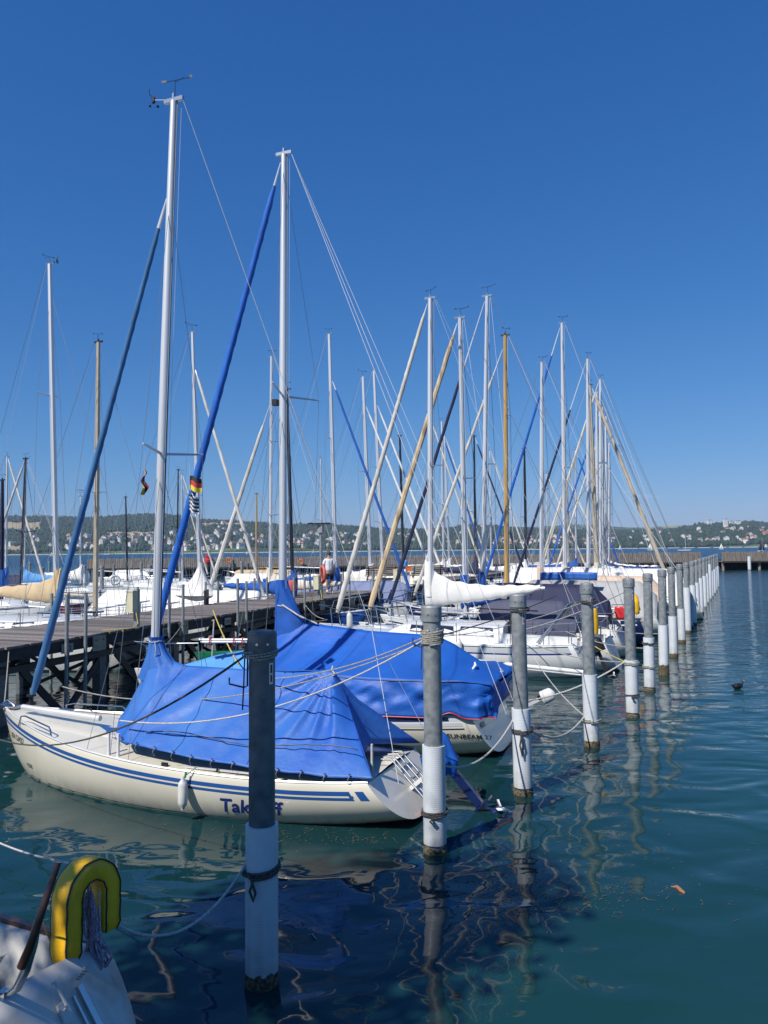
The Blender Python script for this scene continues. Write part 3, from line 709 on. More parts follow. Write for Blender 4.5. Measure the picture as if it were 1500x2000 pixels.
def cab(parent, hull, x0, x1, w0, w1, h0, h1, m, wins=(), slope=.35, name='cabin', glass='glass', zb=None):
    """cabin trunk from x0 (aft) to x1 (fwd)"""
    b = MB(); rings = []; N_ = 10
    L = x1 - x0
    for i in range(N_ + 1):
        k = i / N_; x = x0 + L * k; wd = w0 + (w1 - w0) * k ** 1.5; h = h0 + (h1 - h0) * k
        f = 1.0 if k < .8 else max(0.02, 1 - ((k - .8) / .2) ** 1.6)
        z0 = (hull.zs(min(1, x / hull.L)) if zb is None else zb) - .03
        if i == 0: xs_ = x
        h *= f; r = [(x, wd, z0), (x, wd * .97, z0 + h * .55), (x, wd * .9, z0 + h * .9), (x, wd * .6, z0 + h * 1.02), (x, 0, z0 + h * 1.1)]
        rings.append([Vector(p) for p in r] + [Vector((p[0], -p[1], p[2])) for p in reversed(r[:-1])])
    b.loft(rings, closed=False); n_ = len(rings[0]); b.add(rings[0], [tuple(range(n_))])
    c = b.build(name, m, parent, ang=35)
    for (a, e, zz, hh) in wins:
        for side in (1, -1):
            q = []
            for x in (a, e):
                k = (x - x0) / L; wd = w0 + (w1 - w0) * k ** 1.5; h = h0 + (h1 - h0) * k; z0 = (hull.zs(x / hull.L) if zb is None else zb) - .03
                for z in (zz, zz + hh):
                    kk = z / h; yy = wd * (1 - .03 * kk / .55) if kk < .55 else wd * (.97 - .07 * (kk - .55) / .35)
                    q.append(Vector((x - .04 * (z - zz) / hh * (1 if x == e else -1), side * (yy + .008), z0 + z)))
            b = MB(); b.add(q, [(0, 1, 3, 2) if side > 0 else (0, 2, 3, 1)]); wv = b.build('window', M[glass], c, False)
            b = MB(); b.tube([q[0], q[1], q[3], q[2], q[0]], .009, 4); b.build('window_frame', M['alu'], wv)
    return c
def wrap_sail(name, m, parent, a, b_, r0, r1, n=40, turns=9, seg=10):
    """furled sail round a forestay: a low, b high"""
    a, b_ = Vector(a), Vector(b_); b = MB(); pts = []; rs = []
    d = (b_ - a).normalized(); x = d.cross(Vector((0, 1, 0))).normalized(); y = d.cross(x); vs = []; fs = []
    for i in range(n + 1):
        k = i / n; env = min(1, (k + .004) * 22) ** .5 * min(1, (1.004 - k) * 22) ** .5
        r = (r0 + (r1 - r0) * k) * (.35 + .65 * env)
        for j in range(seg):
            an = 2 * math.pi * j / seg; ph = an + turns * 2 * math.pi * k
            rr = r * (1 + .14 * max(0, math.cos(ph * 1.0)) + .05 * noise.noise(Vector((j, i * .8, 2))))
            vs.append(a.lerp(b_, k) + x * rr * math.cos(an) + y * rr * math.sin(an))
    for i in range(n):
        for j in range(seg): p = i * seg + j; q = i * seg + (j + 1) % seg; fs.append((p, q, q + seg, p + seg))
    b.add(vs, fs); o = b.build(name, m, parent); return o
def sail_cover(name, m, parent, mast_x, z_top, x_aft, z_boom, z_aft, th=.12, drop=.28, lumps=.02, nseg=26, wfront=.16):
    """canvas round boom and stowed sail, tall collar at the mast"""
    b = MB(); rings = []
    for i in range(nseg + 1):
        k = i / nseg; x = mast_x + .14 + (x_aft - mast_x - .14) * k
        hi = z_boom + (z_top - z_boom) * math.exp(-k * 6.0) + (z_aft - z_boom) * k + .1 * (1 - k) + .09 * min(1, k * 3) + lumps * math.sin(i * 1.7) ; lo = z_boom - drop * (1 - k) ** .6 - .05 + lumps * math.sin(i * 2.3 + 1) + (z_aft - z_boom) * k
        wd = (th * (1.1 - .3 * k) + .012 * math.sin(i * 1.3)); r = []
        for j in range(12):
            a = 2 * math.pi * j / 12; cz = (hi + lo) / 2; hz_ = (hi - lo) / 2
            sq = abs(math.sin(a)) ** .8 * math.copysign(1, math.sin(a))
            yy = wd * math.cos(a) * (1 - .62 * max(0, sq)) * (1 + .12 * noise.noise(Vector((i * .6, j, 4))))
            r.append(Vector((x + (.1 * math.sin(j) * lumps * 4), yy, cz + hz_ * sq)))
        rings.append(r)
    b.loft(rings, cap=True); return fix_normals(b.build(name, m, parent, ang=60))
def tent(name, m, world_m, ridge, edge, label, cat='boat cover', group=None, sag=.06, wr=.02, nu=40, nv=12, ends=True, piping=None, seed=0, folds=.0, bulge=0.0, mats=None, over=0.0, endpush=(0, 0), apex=None):
    """cloth over a ridge; ridge: [(x,z)], edge: [(x,y,z)] port side, mirrored. Root object is the cloth itself."""
    def samp(pts, k):
        L = [0]
        for p, q in zip(pts, pts[1:]): L.append(L[-1] + (Vector(q) - Vector(p)).length)
        d = k * L[-1]
        for i in range(len(pts) - 1):
            if d <= L[i + 1] or i == len(pts) - 2:
                f = (d - L[i]) / max(1e-6, L[i + 1] - L[i]); return Vector(pts[i]).lerp(Vector(pts[i + 1]), f)
    rp = [(x, 0, z) for x, z in ridge]; b = MB(); eds = {}
    for side in (1, -1):
        ep = [(x, y * side, z) for x, y, z in edge]; rings = []
        for i in range(nu + 1):
            k = i / nu; R0 = samp(rp, k); E0 = samp(ep, k); r = []
            for j in range(nv + 1):
                t = j / nv; p = R0.lerp(E0, t); s_ = math.sin(math.pi * t)
                nn = noise.noise(Vector((p.x * 1.4 + seed, t * 1.2, side * 3.1))); n2 = noise.noise(Vector((p.x * 4.2 + seed - t * 2, t * 1.5, side * 5.1 + 2)))
                fo = folds * s_ * math.sin(k * 34 + 3 * nn) * t
                if apex:
                    dx_, dz_ = p.x - apex[0], apex[1] - p.z; dd_ = math.hypot(dx_, dz_); an_ = math.atan2(dx_, dz_ + .02)
                    fo += .030 * math.sin(an_ * 15 + 1.5 * math.sin(dd_ * 3)) * math.exp(-((dd_ - .55) / .5) ** 2) + .012 * math.sin(an_ * 31 + 1) * math.exp(-((dd_ - .4) / .3) ** 2)
                    fo += .02 * math.sin((p.x * .8 + p.z * 1.5) * 11) * math.exp(-((p.x - 3.6) / .5) ** 2) * s_
                out = (bulge * s_) + wr * (2.2 * nn + 1.6 * n2) * (s_ * .8 + .35 * t) + fo
                p = p + Vector((0, side * out, -sag * s_ * (1 - .5 * t) + wr * .5 * n2 * t))
                r.append(p)
            rings.append(r if side > 0 else list(reversed(r)))
        b.loft(rings, closed=False); eds[side] = [r[-1] if side > 0 else r[0] for r in rings]
    if ends:
        for i in (0, nu):
            rr = []; k = i / nu; R0 = samp(rp, k); E = samp([(x, y, z) for x, y, z in edge], k)
            P = [eds[1][0 if i == 0 else -1]]; A = eds[1][0 if i == 0 else -1]; Bq = eds[-1][0 if i == 0 else -1]
            ep_ = endpush if i else (0, 0); m1_ = Vector((ep_[0], 0, ep_[1])); b0 = A.lerp(Bq, .5) + m1_
            q_ = [R0, A, A.lerp(Bq, .25) + m1_ * .75 - Vector((0, 0, .02)), b0, A.lerp(Bq, .75) + m1_ * .6 - Vector((0, 0, .02)), Bq]; fan = []; n3 = 8
            for a_, c_ in zip(q_[1:], q_[2:]): fan += [[R0.lerp(a_, t / n3) for t in range(n3 + 1)]]
            fan.append([R0.lerp(q_[-1], t / n3) for t in range(n3 + 1)])
            for ri, rw in enumerate(fan):
                for t in range(n3 + 1): rw[t] = rw[t] + Vector((.02 * math.sin(ri * 2.4 + t * .8) * (0 if ri in (0, len(fan) - 1) else 1) * math.sin(math.pi * t / n3), 0, 0))
            b.loft(fan, closed=False)
    o = b.build(name, m, None, ang=70, thick=.004); bm = bmesh.new(); bm.from_mesh(o.data); bmesh.ops.remove_doubles(bm, verts=bm.verts, dist=.0008); bmesh.ops.recalc_face_normals(bm, faces=bm.faces); bm.to_mesh(o.data); bm.free()
    o.matrix_world = world_m
    tag(o, label, cat, group)
    if piping:
        for side in (1, -1):
            b = MB(); b.tube([p + Vector((0, side * .012, 0)) for p in eds[side]], .009, 5); b.build('edge_piping', M[piping], o)
    return o, eds
def wind_gear(parent, x, z, kind=0, s=1.0):
    b = MB(); ya = rnd.uniform(-1.1, 1.1); s = s * (rnd.uniform(.6, .9) if kind == 0 or z > 10.6 else 1)
    if kind and z < 10.6: ya = .25
    b.tube([(x - .02, 0, z), (x - .02, 0, z + .32 * s)], .006, 5)
    b.tube([(x - .28 * s, 0, z + .36 * s), (x + .12 * s, .02, z + .30 * s)], .005, 4)
    b.box((x + .15 * s, .02, z + .31 * s), (.08 * s, .004, .035 * s)); b.box((x - .27 * s, 0, z + .37 * s), (.04 * s, .004, .05 * s))
    b.tube([(x - .02, 0, z + .3 * s), (x - .22 * s, .14 * s, z + .28 * s)], .004, 4)
    b.v = [(x + (vx - x) * math.cos(ya) - vy * math.sin(ya), (vx - x) * math.sin(ya) + vy * math.cos(ya), vz) for vx, vy, vz in b.v]
    b.build('wind_vane', M['black'], parent)
    if kind:
        b = MB(); b.tube([(x, 0, z + .02), (x + .36 * s, 0, z + .1 * s)], .008, 5); b.build('sensor_arm', M['alu'], parent)
        b = MB(); b.lathe([(.008, -.07), (.03, -.05), (.03, .02), (.008, .04)], (x + .38 * s, 0, z + .12 * s), 8)
        for a in (0, 2.1, 4.2): b.lathe([(.004, -.02), (.022, -.01), (.022, .01), (.004, .02)], (x + .38 * s + .07 * math.cos(a), .07 * math.sin(a), z + .03 * s), 6)
        b.tube([(x + .38 * s, 0, z + .14 * s), (x + .46 * s, 0, z + .22 * s), (x + .46 * s, 0, z + .3 * s)], .007, 4)
        b.build('wind_sensor', M['black'], parent)

def boat(S, ang, hull, hm, mast_x=None, top=None, foot_z=None, label='', name='sailing_boat', group=None, far=0, stripe=None, deck='gel_white', mast_m='alu', mr=.065,
         sp=((.5, .5),), furl=None, furl_top=.97, furl_r=(.075, .05), fore_frac=1.0, fore_x=None, fore_z=None, back=1, vane=1, cabin=None, boom=None, cover=None, lines='wire', pulpit=True, rails=True, antif='antifoul',
         cat='sailing boat', mastband=None, wr_=None, halyard=True, cockpit=True):
    r = empty(name, (S[0], S[1], 0), ang, label, cat, group)
    hull.mesh('hull', M[hm], r, nu=110 if not far else 18, nv=44 if not far else 7)
    hull.strip('waterline_band', M[antif], r, -.25, .045 if far else .03, 0.0, .985, const_z=True, off=.003, nu=24)
    if stripe:
        for (m_, o1, o2, u0, u1) in stripe: hull.strip('hull_stripe', M[m_], r, o1, o2, u0, u1, nu=90 if not far else 16, off=.003 if not far else .006)
    hull.deck('deck', M[deck], r)
    b = MB()
    for s in (1, -1): b.tube([hull.sheer(i / 24, s, .012, -.01) for i in range(25)], .016 if not far else .02, 5)
    b.build('toe_rail', M['alu'] if not far else M[deck], r)
    zd = hull.zs((mast_x or hull.L * .5) / hull.L)
    if cabin:
        c = cab(r, hull, *cabin[:6], M[deck], cabin[6])
        if not far or far < 2:
            b = MB(); b.box(((cabin[0] + cabin[1]) / 2 + .35, 0, zd + cabin[4] * 1.12), (.5, .5, .05)); b.build('hatch', M['glass'], c)
    if cockpit:
        b = MB(); x1 = cabin[0] if cabin else hull.L * .42; hbm = hull.hb(.2) * .62; zc = hull.zs(.15)
        for s in (1, -1): b.bar((.35, s * hbm, zc + .08), (x1, s * hbm * 1.12, zc + .14), .12, .26)
        b.build('coaming', M[deck], r, False)
        b = MB(); b.box(((x1 + .45) / 2, 0, zc + .03), (x1 - .45, hbm * 2 - .1, .06)); b.build('cockpit_floor', M['teak'], r, False)
    wr = wr_ or (.0045 if far == 0 else .008 if far == 1 else .012)
    if mast_x is not None:
        z0 = zd if foot_z is None else foot_z
        tp = Vector(top); ft = Vector((mast_x, 0, z0)); H_ = (tp - ft).length
        b = MB(); n_ = 8; b.tube([ft.lerp(tp, k) for k in (0, .3, .6, .8, 1)], [mr, mr, mr, mr * .88, mr * .72], 14 if far == 0 else 8); ms = b.build('mast', M[mast_m], r)
        b = MB(); b.bar(tp + Vector((-.17, 0, .02)), tp + Vector((.17, 0, .02)), .05, .06); b.tube([tp + Vector((0, 0, 0)), tp + Vector((0, 0, .12))], .03, 6); b.build('masthead', M['steel' if mast_m == 'alu' else 'black'], ms)
        if mast_m == 'alu' and far == 0:
            b = MB(); b.bar(ft.lerp(tp, .02) + Vector((-mr - .004, 0, 0)), tp + Vector((-mr * .8, 0, 0)), .016, .02); b.build('sail_track', M['alu_dark'], ms)
        if vane: wind_gear(ms, tp.x, tp.z, vane > 1, 1.0 if far == 0 else 1.2)
        ends = []
        for (k, hl) in sp:
            c = ft.lerp(tp, k); e = []
            for s in (1, -1):
                p = c + Vector((-.16 * hl / .5, s * hl, .06)); b = MB(); b.tube([c, p], [.024, .015], 6); b.build('spreader', M['alu' if mast_m != 'alu_dark' else 'alu_dark'], ms); e.append(p)
            ends.append(e)
        for si, s in enumerate((1, -1)):
            ch = hull.sheer((mast_x - .12) / hull.L, s, 0, -.06)
            path = [ch] + [e[si] for e in ends] + [ft.lerp(tp, min(.99, fore_frac))]
            b = MB(); b.tube(path, wr, 4, cap=False); b.build('shroud', M[lines], r)
            ch3 = hull.sheer((mast_x + .35) / hull.L, s, 0, -.06)
            b = MB(); b.tube([ch3, ft.lerp(tp, sp[0][0] - .01)], wr, 4, cap=False); b.build('shroud', M[lines], r)
            ch2 = hull.sheer((mast_x - .45) / hull.L, s, 0, -.06)
            b = MB(); b.tube([ch2, ft.lerp(tp, sp[0][0] - .02)], wr, 4, cap=False); b.build('shroud', M[lines], r)
        bw = Vector((hull.L - .25 if fore_x is None else fore_x, 0, hull.fb + .12 if fore_z is None else fore_z)); fh = ft.lerp(tp, fore_frac) + Vector((mr, 0, 0))
        b = MB(); b.tube([bw, fh], wr, 4, cap=False); b.build('forestay', M['wire'], r)
        if furl:
            d = (fh - bw).normalized(); a = bw + d * (.16 if far == 0 else .3); e = bw.lerp(fh, furl_top)
            wrap_sail('furled_sail', M[furl], r, a, e, furl_r[0], furl_r[1], n=110 if far == 0 else 36, turns=28 if far == 0 else 8, seg=14 if far == 0 else 8)
            b = MB(); b.tube([e - d * .1, e + d * .12, fh.lerp(e, .25), fh], [.03, .022 if far == 0 else .03, .014 if far == 0 else .02, .01], 8); b.build('furler_foil', M['alu'], r)
            b = MB(); b.lathe([(.03, -.1), (.075, -.1), (.075, -.07), (.035, -.06), (.035, .02), (.075, .03), (.075, .06), (.03, .06)], bw + Vector((-.02, 0, .1)), 10); b.build('furling_drum', M['black'], r)
        if back:
            a = tp + Vector((-.16, 0, 0)); st = Vector((.12, 0, hull.fs + .02))
            if back == 1: b = MB(); b.tube([a, st], wr, 4, cap=False); b.build('backstay', M[lines], r)
            elif back == 2:
                mid = a.lerp(st, .82)
                for s in (1, -1): b = MB(); b.tube([a, mid, (.15, s * hull.hb(0) * .85, hull.fs)], wr, 4, cap=False); b.build('backstay', M['wire_white'], r)
            elif back == 3:
                for s in (1, .2, -1): b = MB(); b.tube([a, (.2, s * hull.hb(0) * .8, hull.fs)], wr * 1.1, 4, cap=False); b.build('backstay', M['wire_white'], r)
        if halyard and far < 2:
            for dy in ((.05, -.05) if far == 0 else (.06,)):
                b = MB(); b.tube([(mast_x - mr - .03, dy, z0 + .3), tp + Vector((-.1, dy, -.1))], wr * .8, 4, cap=False); b.build('halyard', M['wire_white'], ms)
        if boom:
            xa, zb, za = boom; b = MB(); b.tube([(mast_x - mr, 0, zb), (xa, 0, za)], .05, 10); b.build('boom', M[mast_m if mast_m != 'alu_dark' else 'alu'], r)
            b = MB(); b.tube([(xa + .05, 0, za), (xa * .55 + tp.x * .45, 0, (za + tp.z) * .47), tp + Vector((-.12, 0, 0))], wr * .8, 4, cap=False); b.build('topping_lift', M['wire_white'], r)
        if cover:
            m_, ztop, xa, zb, za = cover[:5]
            sail_cover('sail_cover', M[m_], r, mast_x, ztop, xa, zb, za, drop=cover[5] if len(cover) > 5 else .28, wfront=.16)
            b = MB(); b.tube([(mast_x, 0, z0 + (zb - z0) * .9), (mast_x, 0, ztop + .02)], [mr * 1.9, mr * 1.35], 12); b.build('cover_collar', M[m_], r)
    if pulpit:
        b = MB(); L = hull.L; rr = .013 if far == 0 else .018
        def sh(u, s, dz): return hull.sheer(u, s, dz, -.06)
        b.tube([sh(.82, 1, 0), sh(.84, 1, .5), sh(.93, 1, .56), Vector((L + .02, .0, hull.fb + .58)), sh(.93, -1, .56), sh(.84, -1, .5), sh(.82, -1, 0)], rr, 6)
        for s in (1, -1): b.tube([sh(.93, s, 0), sh(.94, s, .56)], rr, 6)
        b.build('pulpit', M['steel'], r)
        b = MB(); b.tube([sh(.12, 1, 0), sh(.12, 1, .55), sh(.01, 1, .55), sh(.01, -1, .55), sh(.12, -1, .55), sh(.12, -1, 0)], rr, 6)
        for s in (1, -1): b.tube([sh(.015, s, 0), sh(.015, s, .55)], rr, 6)
        b.build('pushpit', M['steel'], r)
    if rails:
        for s in (1, -1):
            for u in (.28, .42, .56, .7):
                b = MB(); b.tube([hull.sheer(u, s, 0, -.06), hull.sheer(u, s, .55, -.06)], .011 if far == 0 else .016, 6); b.build('stanchion', M['steel'], r)
            for dz in (.53, .3):
                b = MB(); b.tube([hull.sheer(u, s, dz, -.06) for u in (.12, .28, .42, .56, .7, .83)], .0035 if far == 0 else .007, 4, cap=False); b.build('lifeline', M['wire'], r)
    return r
def fender(p, label, m='fender', s=1.0, rope_top=None, hang=.3):
    r = empty('fender', p, 0, label, 'fender', 'fenders hanging on the boats')
    b = MB(); b.lathe([(.012, -.30), (.03, -.295), (.035, -.26), (.075, -.21), (.085, -.15), (.085, .12), (.07, .18), (.035, .22), (.03, .26), (.012, .265)], n=16)
    o = b.build('body', M[m], r); o.scale = (s, s, s)
    b = MB(); b.tube([(0, 0, .26 * s), Vector(rope_top) - Vector(p) if rope_top else (0, 0, .26 * s + hang)], .007, 5); b.build('lanyard', M['rope'], r)
    return r
def to_world(r_xy, ang, p):
    c, s = math.cos(ang), math.sin(ang); return Vector((r_xy[0] + c * p[0] - s * p[1], r_xy[1] + s * p[0] + c * p[1], p[2]))
def WM(S, ang): return Matrix.Translation((S[0], S[1], 0)) @ Matrix.Rotation(ang, 4, 'Z')
def to_local(S, ang, P):
    d = Vector(P) - Vector((S[0], S[1], 0)); c, s = math.cos(ang), math.sin(ang); return Vector((c * d.x + s * d.y, -s * d.x + c * d.y, P[2]))
def top_local(S, ang, xm, px, py):
    f = to_world(S, ang, (xm, 0, 0)); P = aty(px, py, f.y); q = to_local(S, ang, P)
    return (q.x, 0.0, P.z) 
AA = R(158.6)

# ================================================================== the small cream boat in front
S1 = (.55, 10.0); H1 = Hull(7.28, 2.36, .60, .62, .93, bs=.74, rake=.5, kz=-.34, stern_z=.06)
W1 = WM(S1, AA)
b1 = boat(S1, AA, H1, 'gel_cream', 4.32, top_local(S1, AA, 4.32, 350, 207), foot_z=.95, label='cream sailing boat with double blue stripe and blue tarpaulin, nearest in the row', deck='gel_cream',
          stripe=[('stripe', .082, .132, .055, .985), ('stripe', .156, .190, .055, .985), ('stripe', .132, .156, .052, .062), ('stripe', .082, .190, .022, .042)], mr=.072,
          sp=((.42, .72),), furl='cloth_steel', furl_top=.955, furl_r=(.06, .034), fore_frac=.84, fore_x=6.72, fore_z=.99, back=2, vane=2, pulpit=False, rails=False, cockpit=False)
hull_text(H1, b1, 'Takeoff', .275, 2.44, .125, 'text_navy', shear=.28, offset=.004, stretch=1.0, rot=R(1.0))
hull_text(H1, b1, 'KN 53422', .125, 6.86, .52, 'text_grey', offset=.001, rot=R(-1), stretch=1.05)
hull_text(H1, b1, '9308', .10, 6.3, .16, 'text_grey', rot=R(3))
# foredeck hatch graphic, low hand rails, stemhead, genoa tracks, winches
b = MB(); z = H1.zs(.66) + .055
b.add([(5.55, .02, z + .02), (4.3, .62, z - .045), (4.3, .1, z + .015)], [(0, 1, 2)]); b.build('blue_deck_patch', M['stripe'], b1, False)
for s in (1, -1):
    b = MB(); z = H1.zs(.82)
    b.tube([(6.45, s * .48, z - .02), (6.42, s * .46, z + .13), (6.3, s * .5, z + .15), (5.55, s * .78, z + .10), (5.5, s * .8, z + .06), (5.48, s * .8, z - .08)], .012, 8)
    b.tube([(6.38, s * .5, z + .04), (5.5, s * .8, z + .0)], .007, 6); b.build('bow_rail', M['steel'], b1)
b = MB(); b.box((7.16, 0, .93), (.34, .16, .05)); b.tube([(7.3, -.08, .95), (7.3, .08, .95)], .03, 8); b.tube([(7.05, 0, .95), (7.2, 0, 1.03), (7.3, 0, .98)], .012, 6); b.build('stem_fitting', M['steel'], b1)
b = MB(); b.tube([(6.75, .12, .97), (5.2, .12, .90)], .045, 10); b.build('spinnaker_pole', M['alu'], b1)
for s in (1, -1):
    b = MB(); y = s * .93; z = H1.zs(.35)
    b.bar((1.7, s * 1.0, z + .03), (3.0, s * 1.02, z + .03), .03, .02); b.build('genoa_track', M['alu'], b1, False)
    b = MB(); b.lathe([(.055, 0), (.055, .03), (.035, .05), (.035, .09), (.055, .12), (.02, .125)], (1.95, s * .93, z + .05), 14); b.build('winch', M['steel'], b1)
    b = MB(); b.box((3.3, s * 1.06, z + .04), (.09, .03, .05)); b.tube([(2.5, s * 1.05, z + .02), (2.5, s * 1.05, z + .07)], .012, 8); b.build('deck_block', M['black'], b1)
    for q in (4.12, 4.28):
        b = MB(); b.tube([(q, s * .99, H1.zs(.57) - .02), (q, s * .985, H1.zs(.57) + .30)], .02, 8); b.build('turnbuckle_cover', M['sticker'], b1)
b = MB(); b.lathe([(.04, 0), (.045, .012), (.012, .015)], (1.55, 1.02, H1.zs(.22) - .0), 14); b.build('vent', M['black'], b1)
b = MB(); z = H1.zs(.1)
b.tube([(.62, .78, z), (.62, .78, z + .1), (.5, .72, z + .12), (.5, .72, z)], .01, 6); b.build('cleat', M['steel'], b1)
b = MB(); b.box((4.6, 0, H1.zs(.63) + .04), (.7, .8, .06)); b.build('foredeck_hatch', M['gel_cream'], b1, False)
# transom ladder and stern gear
b = MB(); T = Vector((-.03, -.05, .12)); Ttop = Vector((.56, -.1, .60))
for yy in (-.32, -.18, -.02, .08):
    b.tube([Ttop + Vector((.12, yy, .05)), Ttop + Vector((-.02, yy, .07)), (T.x - .02, yy, T.z + .02), (T.x - .0, yy + .06, T.z - .06)], .012, 8)
for k in (.15, .4, .65, .9):
    p = Ttop.lerp(T, k); b.tube([(p.x - .05, -.42, p.z), (p.x - .05, -.08, p.z)], .011, 8)
b.build('boarding_ladder', M['steel'], b1)
b = MB(); b.tube([(.05, .1, .1), (-.02, .1, .16)], .03, 8); b.build('red_clamp', M['red'], b1)
b = MB(); b.box((.25, -.05, .33), (.05, .1, .52), Matrix.Rotation(R(-48), 3, 'Y')); b.build('rudder_stock', M['gel_white'], b1)
b = MB(); b.lathe([(.0, 0), (.02, 0), (.016, .38), (.0, .39)], (.55, .6, .62), 10); b.build('backstay_tackle', M['rope_white'], b1)
# tarpaulin
tb1, ed1 = tent('boat_tarpaulin', M['tarp_blue'], W1,
     [(4.78, 1.10), (4.45, 1.62), (4.36, 1.86), (4.16, 1.90), (3.98, 1.80), (3.72, 1.74), (2.56, 1.73), (1.36, 1.78), (1.22, 1.55)],
     [(4.62, .40, .98), (4.28, .85, .92), (4.02, 1.0, .84), (2.9, 1.10, .76), (1.9, 1.06, .70), (.95, .98, .66), (.42, .90, .68)],
     'blue tarpaulin tented over the cream boat, nearest cover', sag=.05, wr=.02, nu=160, nv=44, folds=.010, seed=2, endpush=(.42, .16), apex=(1.36, 1.78))
# collar round the mast
b = MB(); rings = []
for i in range(19):
    k = i / 18; z = 1.52 + .63 * k; r0 = .26 * (1 - k) ** 1.6 + .092 + (.03 if i == 18 else 0); rr = []
    for j in range(40):
        a = 2 * math.pi * j / 40; q = r0 * (1 + .10 * math.sin(a * 7 + k * 2) * (1 - .5 * k) + .05 * math.sin(a * 13))
        rr.append(Vector((4.27 + q * math.cos(a) * ((1 + .9 * (1 - k)) if math.cos(a) < 0 else 1 - .2 * (1 - k)), q * math.sin(a) * (1 - .5 * (1 - k)), z)))
    rings.append(rr)
b.loft(rings); o = b.build('mast_collar', M['tarp_blue'], tb1, ang=80); o.matrix_parent_inverse = Matrix.Identity(4)
b = MB(); b.tube([(4.26 + .11 * math.cos(a), .11 * math.sin(a), 2.08 + .01 * math.sin(3 * a)) for a in [i * .5 for i in range(14)]], .008, 6)
b.tube([(4.2, .12, 2.08), (4.16, .15, 1.98), (4.18, .14, 1.88)], .007, 6); b.build('collar_tie', M['rope_white'], tb1)
b = MB(); b.tube([Vector((x, y + .012, z)) for x, y, z in [( .5 + .2 * i, .0, 0) for i in range(0)]] or [(0, 0, 0), (0, 0, .001)], .001, 3)
# black draw line running along the tarp side
pts = []
me = tb1.data
for i in range(41):
    k = i / 40; ix = int(6 + k * 108); row = 34 + 1
    v = me.vertices
# draw line built from the same surface formula: sample nearest mesh verts
import mathutils
kd = mathutils.kdtree.KDTree(len(me.vertices))
for v in me.vertices: kd.insert(v.co, v.index)
kd.balance()
for i in range(50):
    k = i / 49; q = Vector((3.75 - 3.1 * k, 1.3, .98 + .035 * math.sin(k * 9) - .02 * k))
    c, _, _ = kd.find(Vector((q.x, .92, q.z))); pts.append(Vector((q.x, c.y + .015, q.z)))
b = MB(); b.tube(pts, .007, 5); b.build('draw_line', M['piping'], tb1)
for xs_ in (2.05, 3.15):
    sp3 = []
    for q in range(22):
        zz = 1.70 - q / 21 * .92; c, _, _ = kd.find(Vector((xs_, .1 + 1.0 * q / 21, zz))); sp3.append(Vector((xs_ + .02 * math.sin(q), c.y + .004, c.z + .004)))
    b = MB(); b.tube(sp3, .0045, 4); b.build('seam', M['tarp_blue2'], tb1)
for q in range(13):
    e_ = ed1[1][int(18 + q * 11)]; b = MB(); b.tube([e_ + Vector((0, .006, .035)), e_ + Vector((0, .016, .035))], .014, 8); b.build('eyelet', M['steel'], tb1)
    b = MB(); b.tube([e_ + Vector((0, .016, .035)), e_ + Vector((.02, .03, -.03)), e_ + Vector((.03, -.02, -.09))], .004, 4); b.build('lacing', M['rope_white'], tb1)
b = MB(); b.tube([(1.36, 0, 1.84), (1.36, .03, 1.79), (1.30, .05, 1.74), (1.34, .06, 1.71)], .012, 6); b.build('ridge_tie', M['rope_white'], tb1)
# flags on its spreader halyards
def flag(px, py, y, w_, h_, cols, label, tilt=0, mats=None, vert=False, nu=12):
    p = aty(px, py, y); r = empty('flag', p, R(-18), label, 'flag'); n_ = len(cols)
    for i, c in enumerate(cols):
        b = MB(); g = []
        for j in range(nu + 1):
            k = j / nu
            for e in (i / n_, (i + 1) / n_):
                if vert: g.append((math.sin(j * .9) * .03 + e * w_ - w_ / 2, .04 * math.sin(e * 4 + j * .5), -k * h_))
                else:
                    x = k * w_ * math.cos(tilt); zz = -e * h_ - k * w_ * math.sin(tilt)
                    g.append((x, .035 * math.sin(k * 7 + e * 1.5) * (.3 + k), zz + .012 * math.sin(k * 6 + e)))
        b.add(g, [(2 * q, 2 * q + 1, 2 * q + 3, 2 * q + 2) for q in range(nu)]); b.build('flag_band', M[c], r)
    return r
M['f_black'] = mat('black_flag_cloth', (.03, .03, .03), .8); M['f_red'] = mat('red_flag_cloth', (.5, .05, .05), .8); M['f_gold'] = mat('yellow_flag_cloth', (.72, .6, .05), .8)
M['f_white'] = mat('white_flag_cloth', (.75, .75, .75), .8, var=.04); M['f_grey'] = mat('dark_flag_cloth', (.05, .05, .06), .8)
flag(370, 929, 11.75, .20, .22, ['f_black', 'f_red', 'f_gold'], 'black, red and yellow striped flag flying below a spreader', .25)
flag(369, 962, 11.75, .17, .27, ['f_white', 'f_grey', 'f_white', 'f_grey', 'f_white', 'f_grey', 'f_white', 'f_grey', 'f_white'], 'black and white striped flag, lower of the two by the blue furled sail', .45)
flag(282, 917, 10.9, .05, .36, ['f_gold', 'f_black', 'f_red'], 'narrow red, yellow and black pennant hanging left of the near mast', vert=True)
for (x1, y1, x2, y2, yd, lab) in ((370, 903, 373, 1010, 11.75, 'flag line below the right spreader'),(284, 885, 281, 985, 10.9, 'flag line below the left spreader')):
    b = MB(); b.tube([aty(x1, y1, yd), aty(x2, y2, yd)], .003, 4); tag(b.build('flag_line', M['wire_white']), lab, 'flag line')
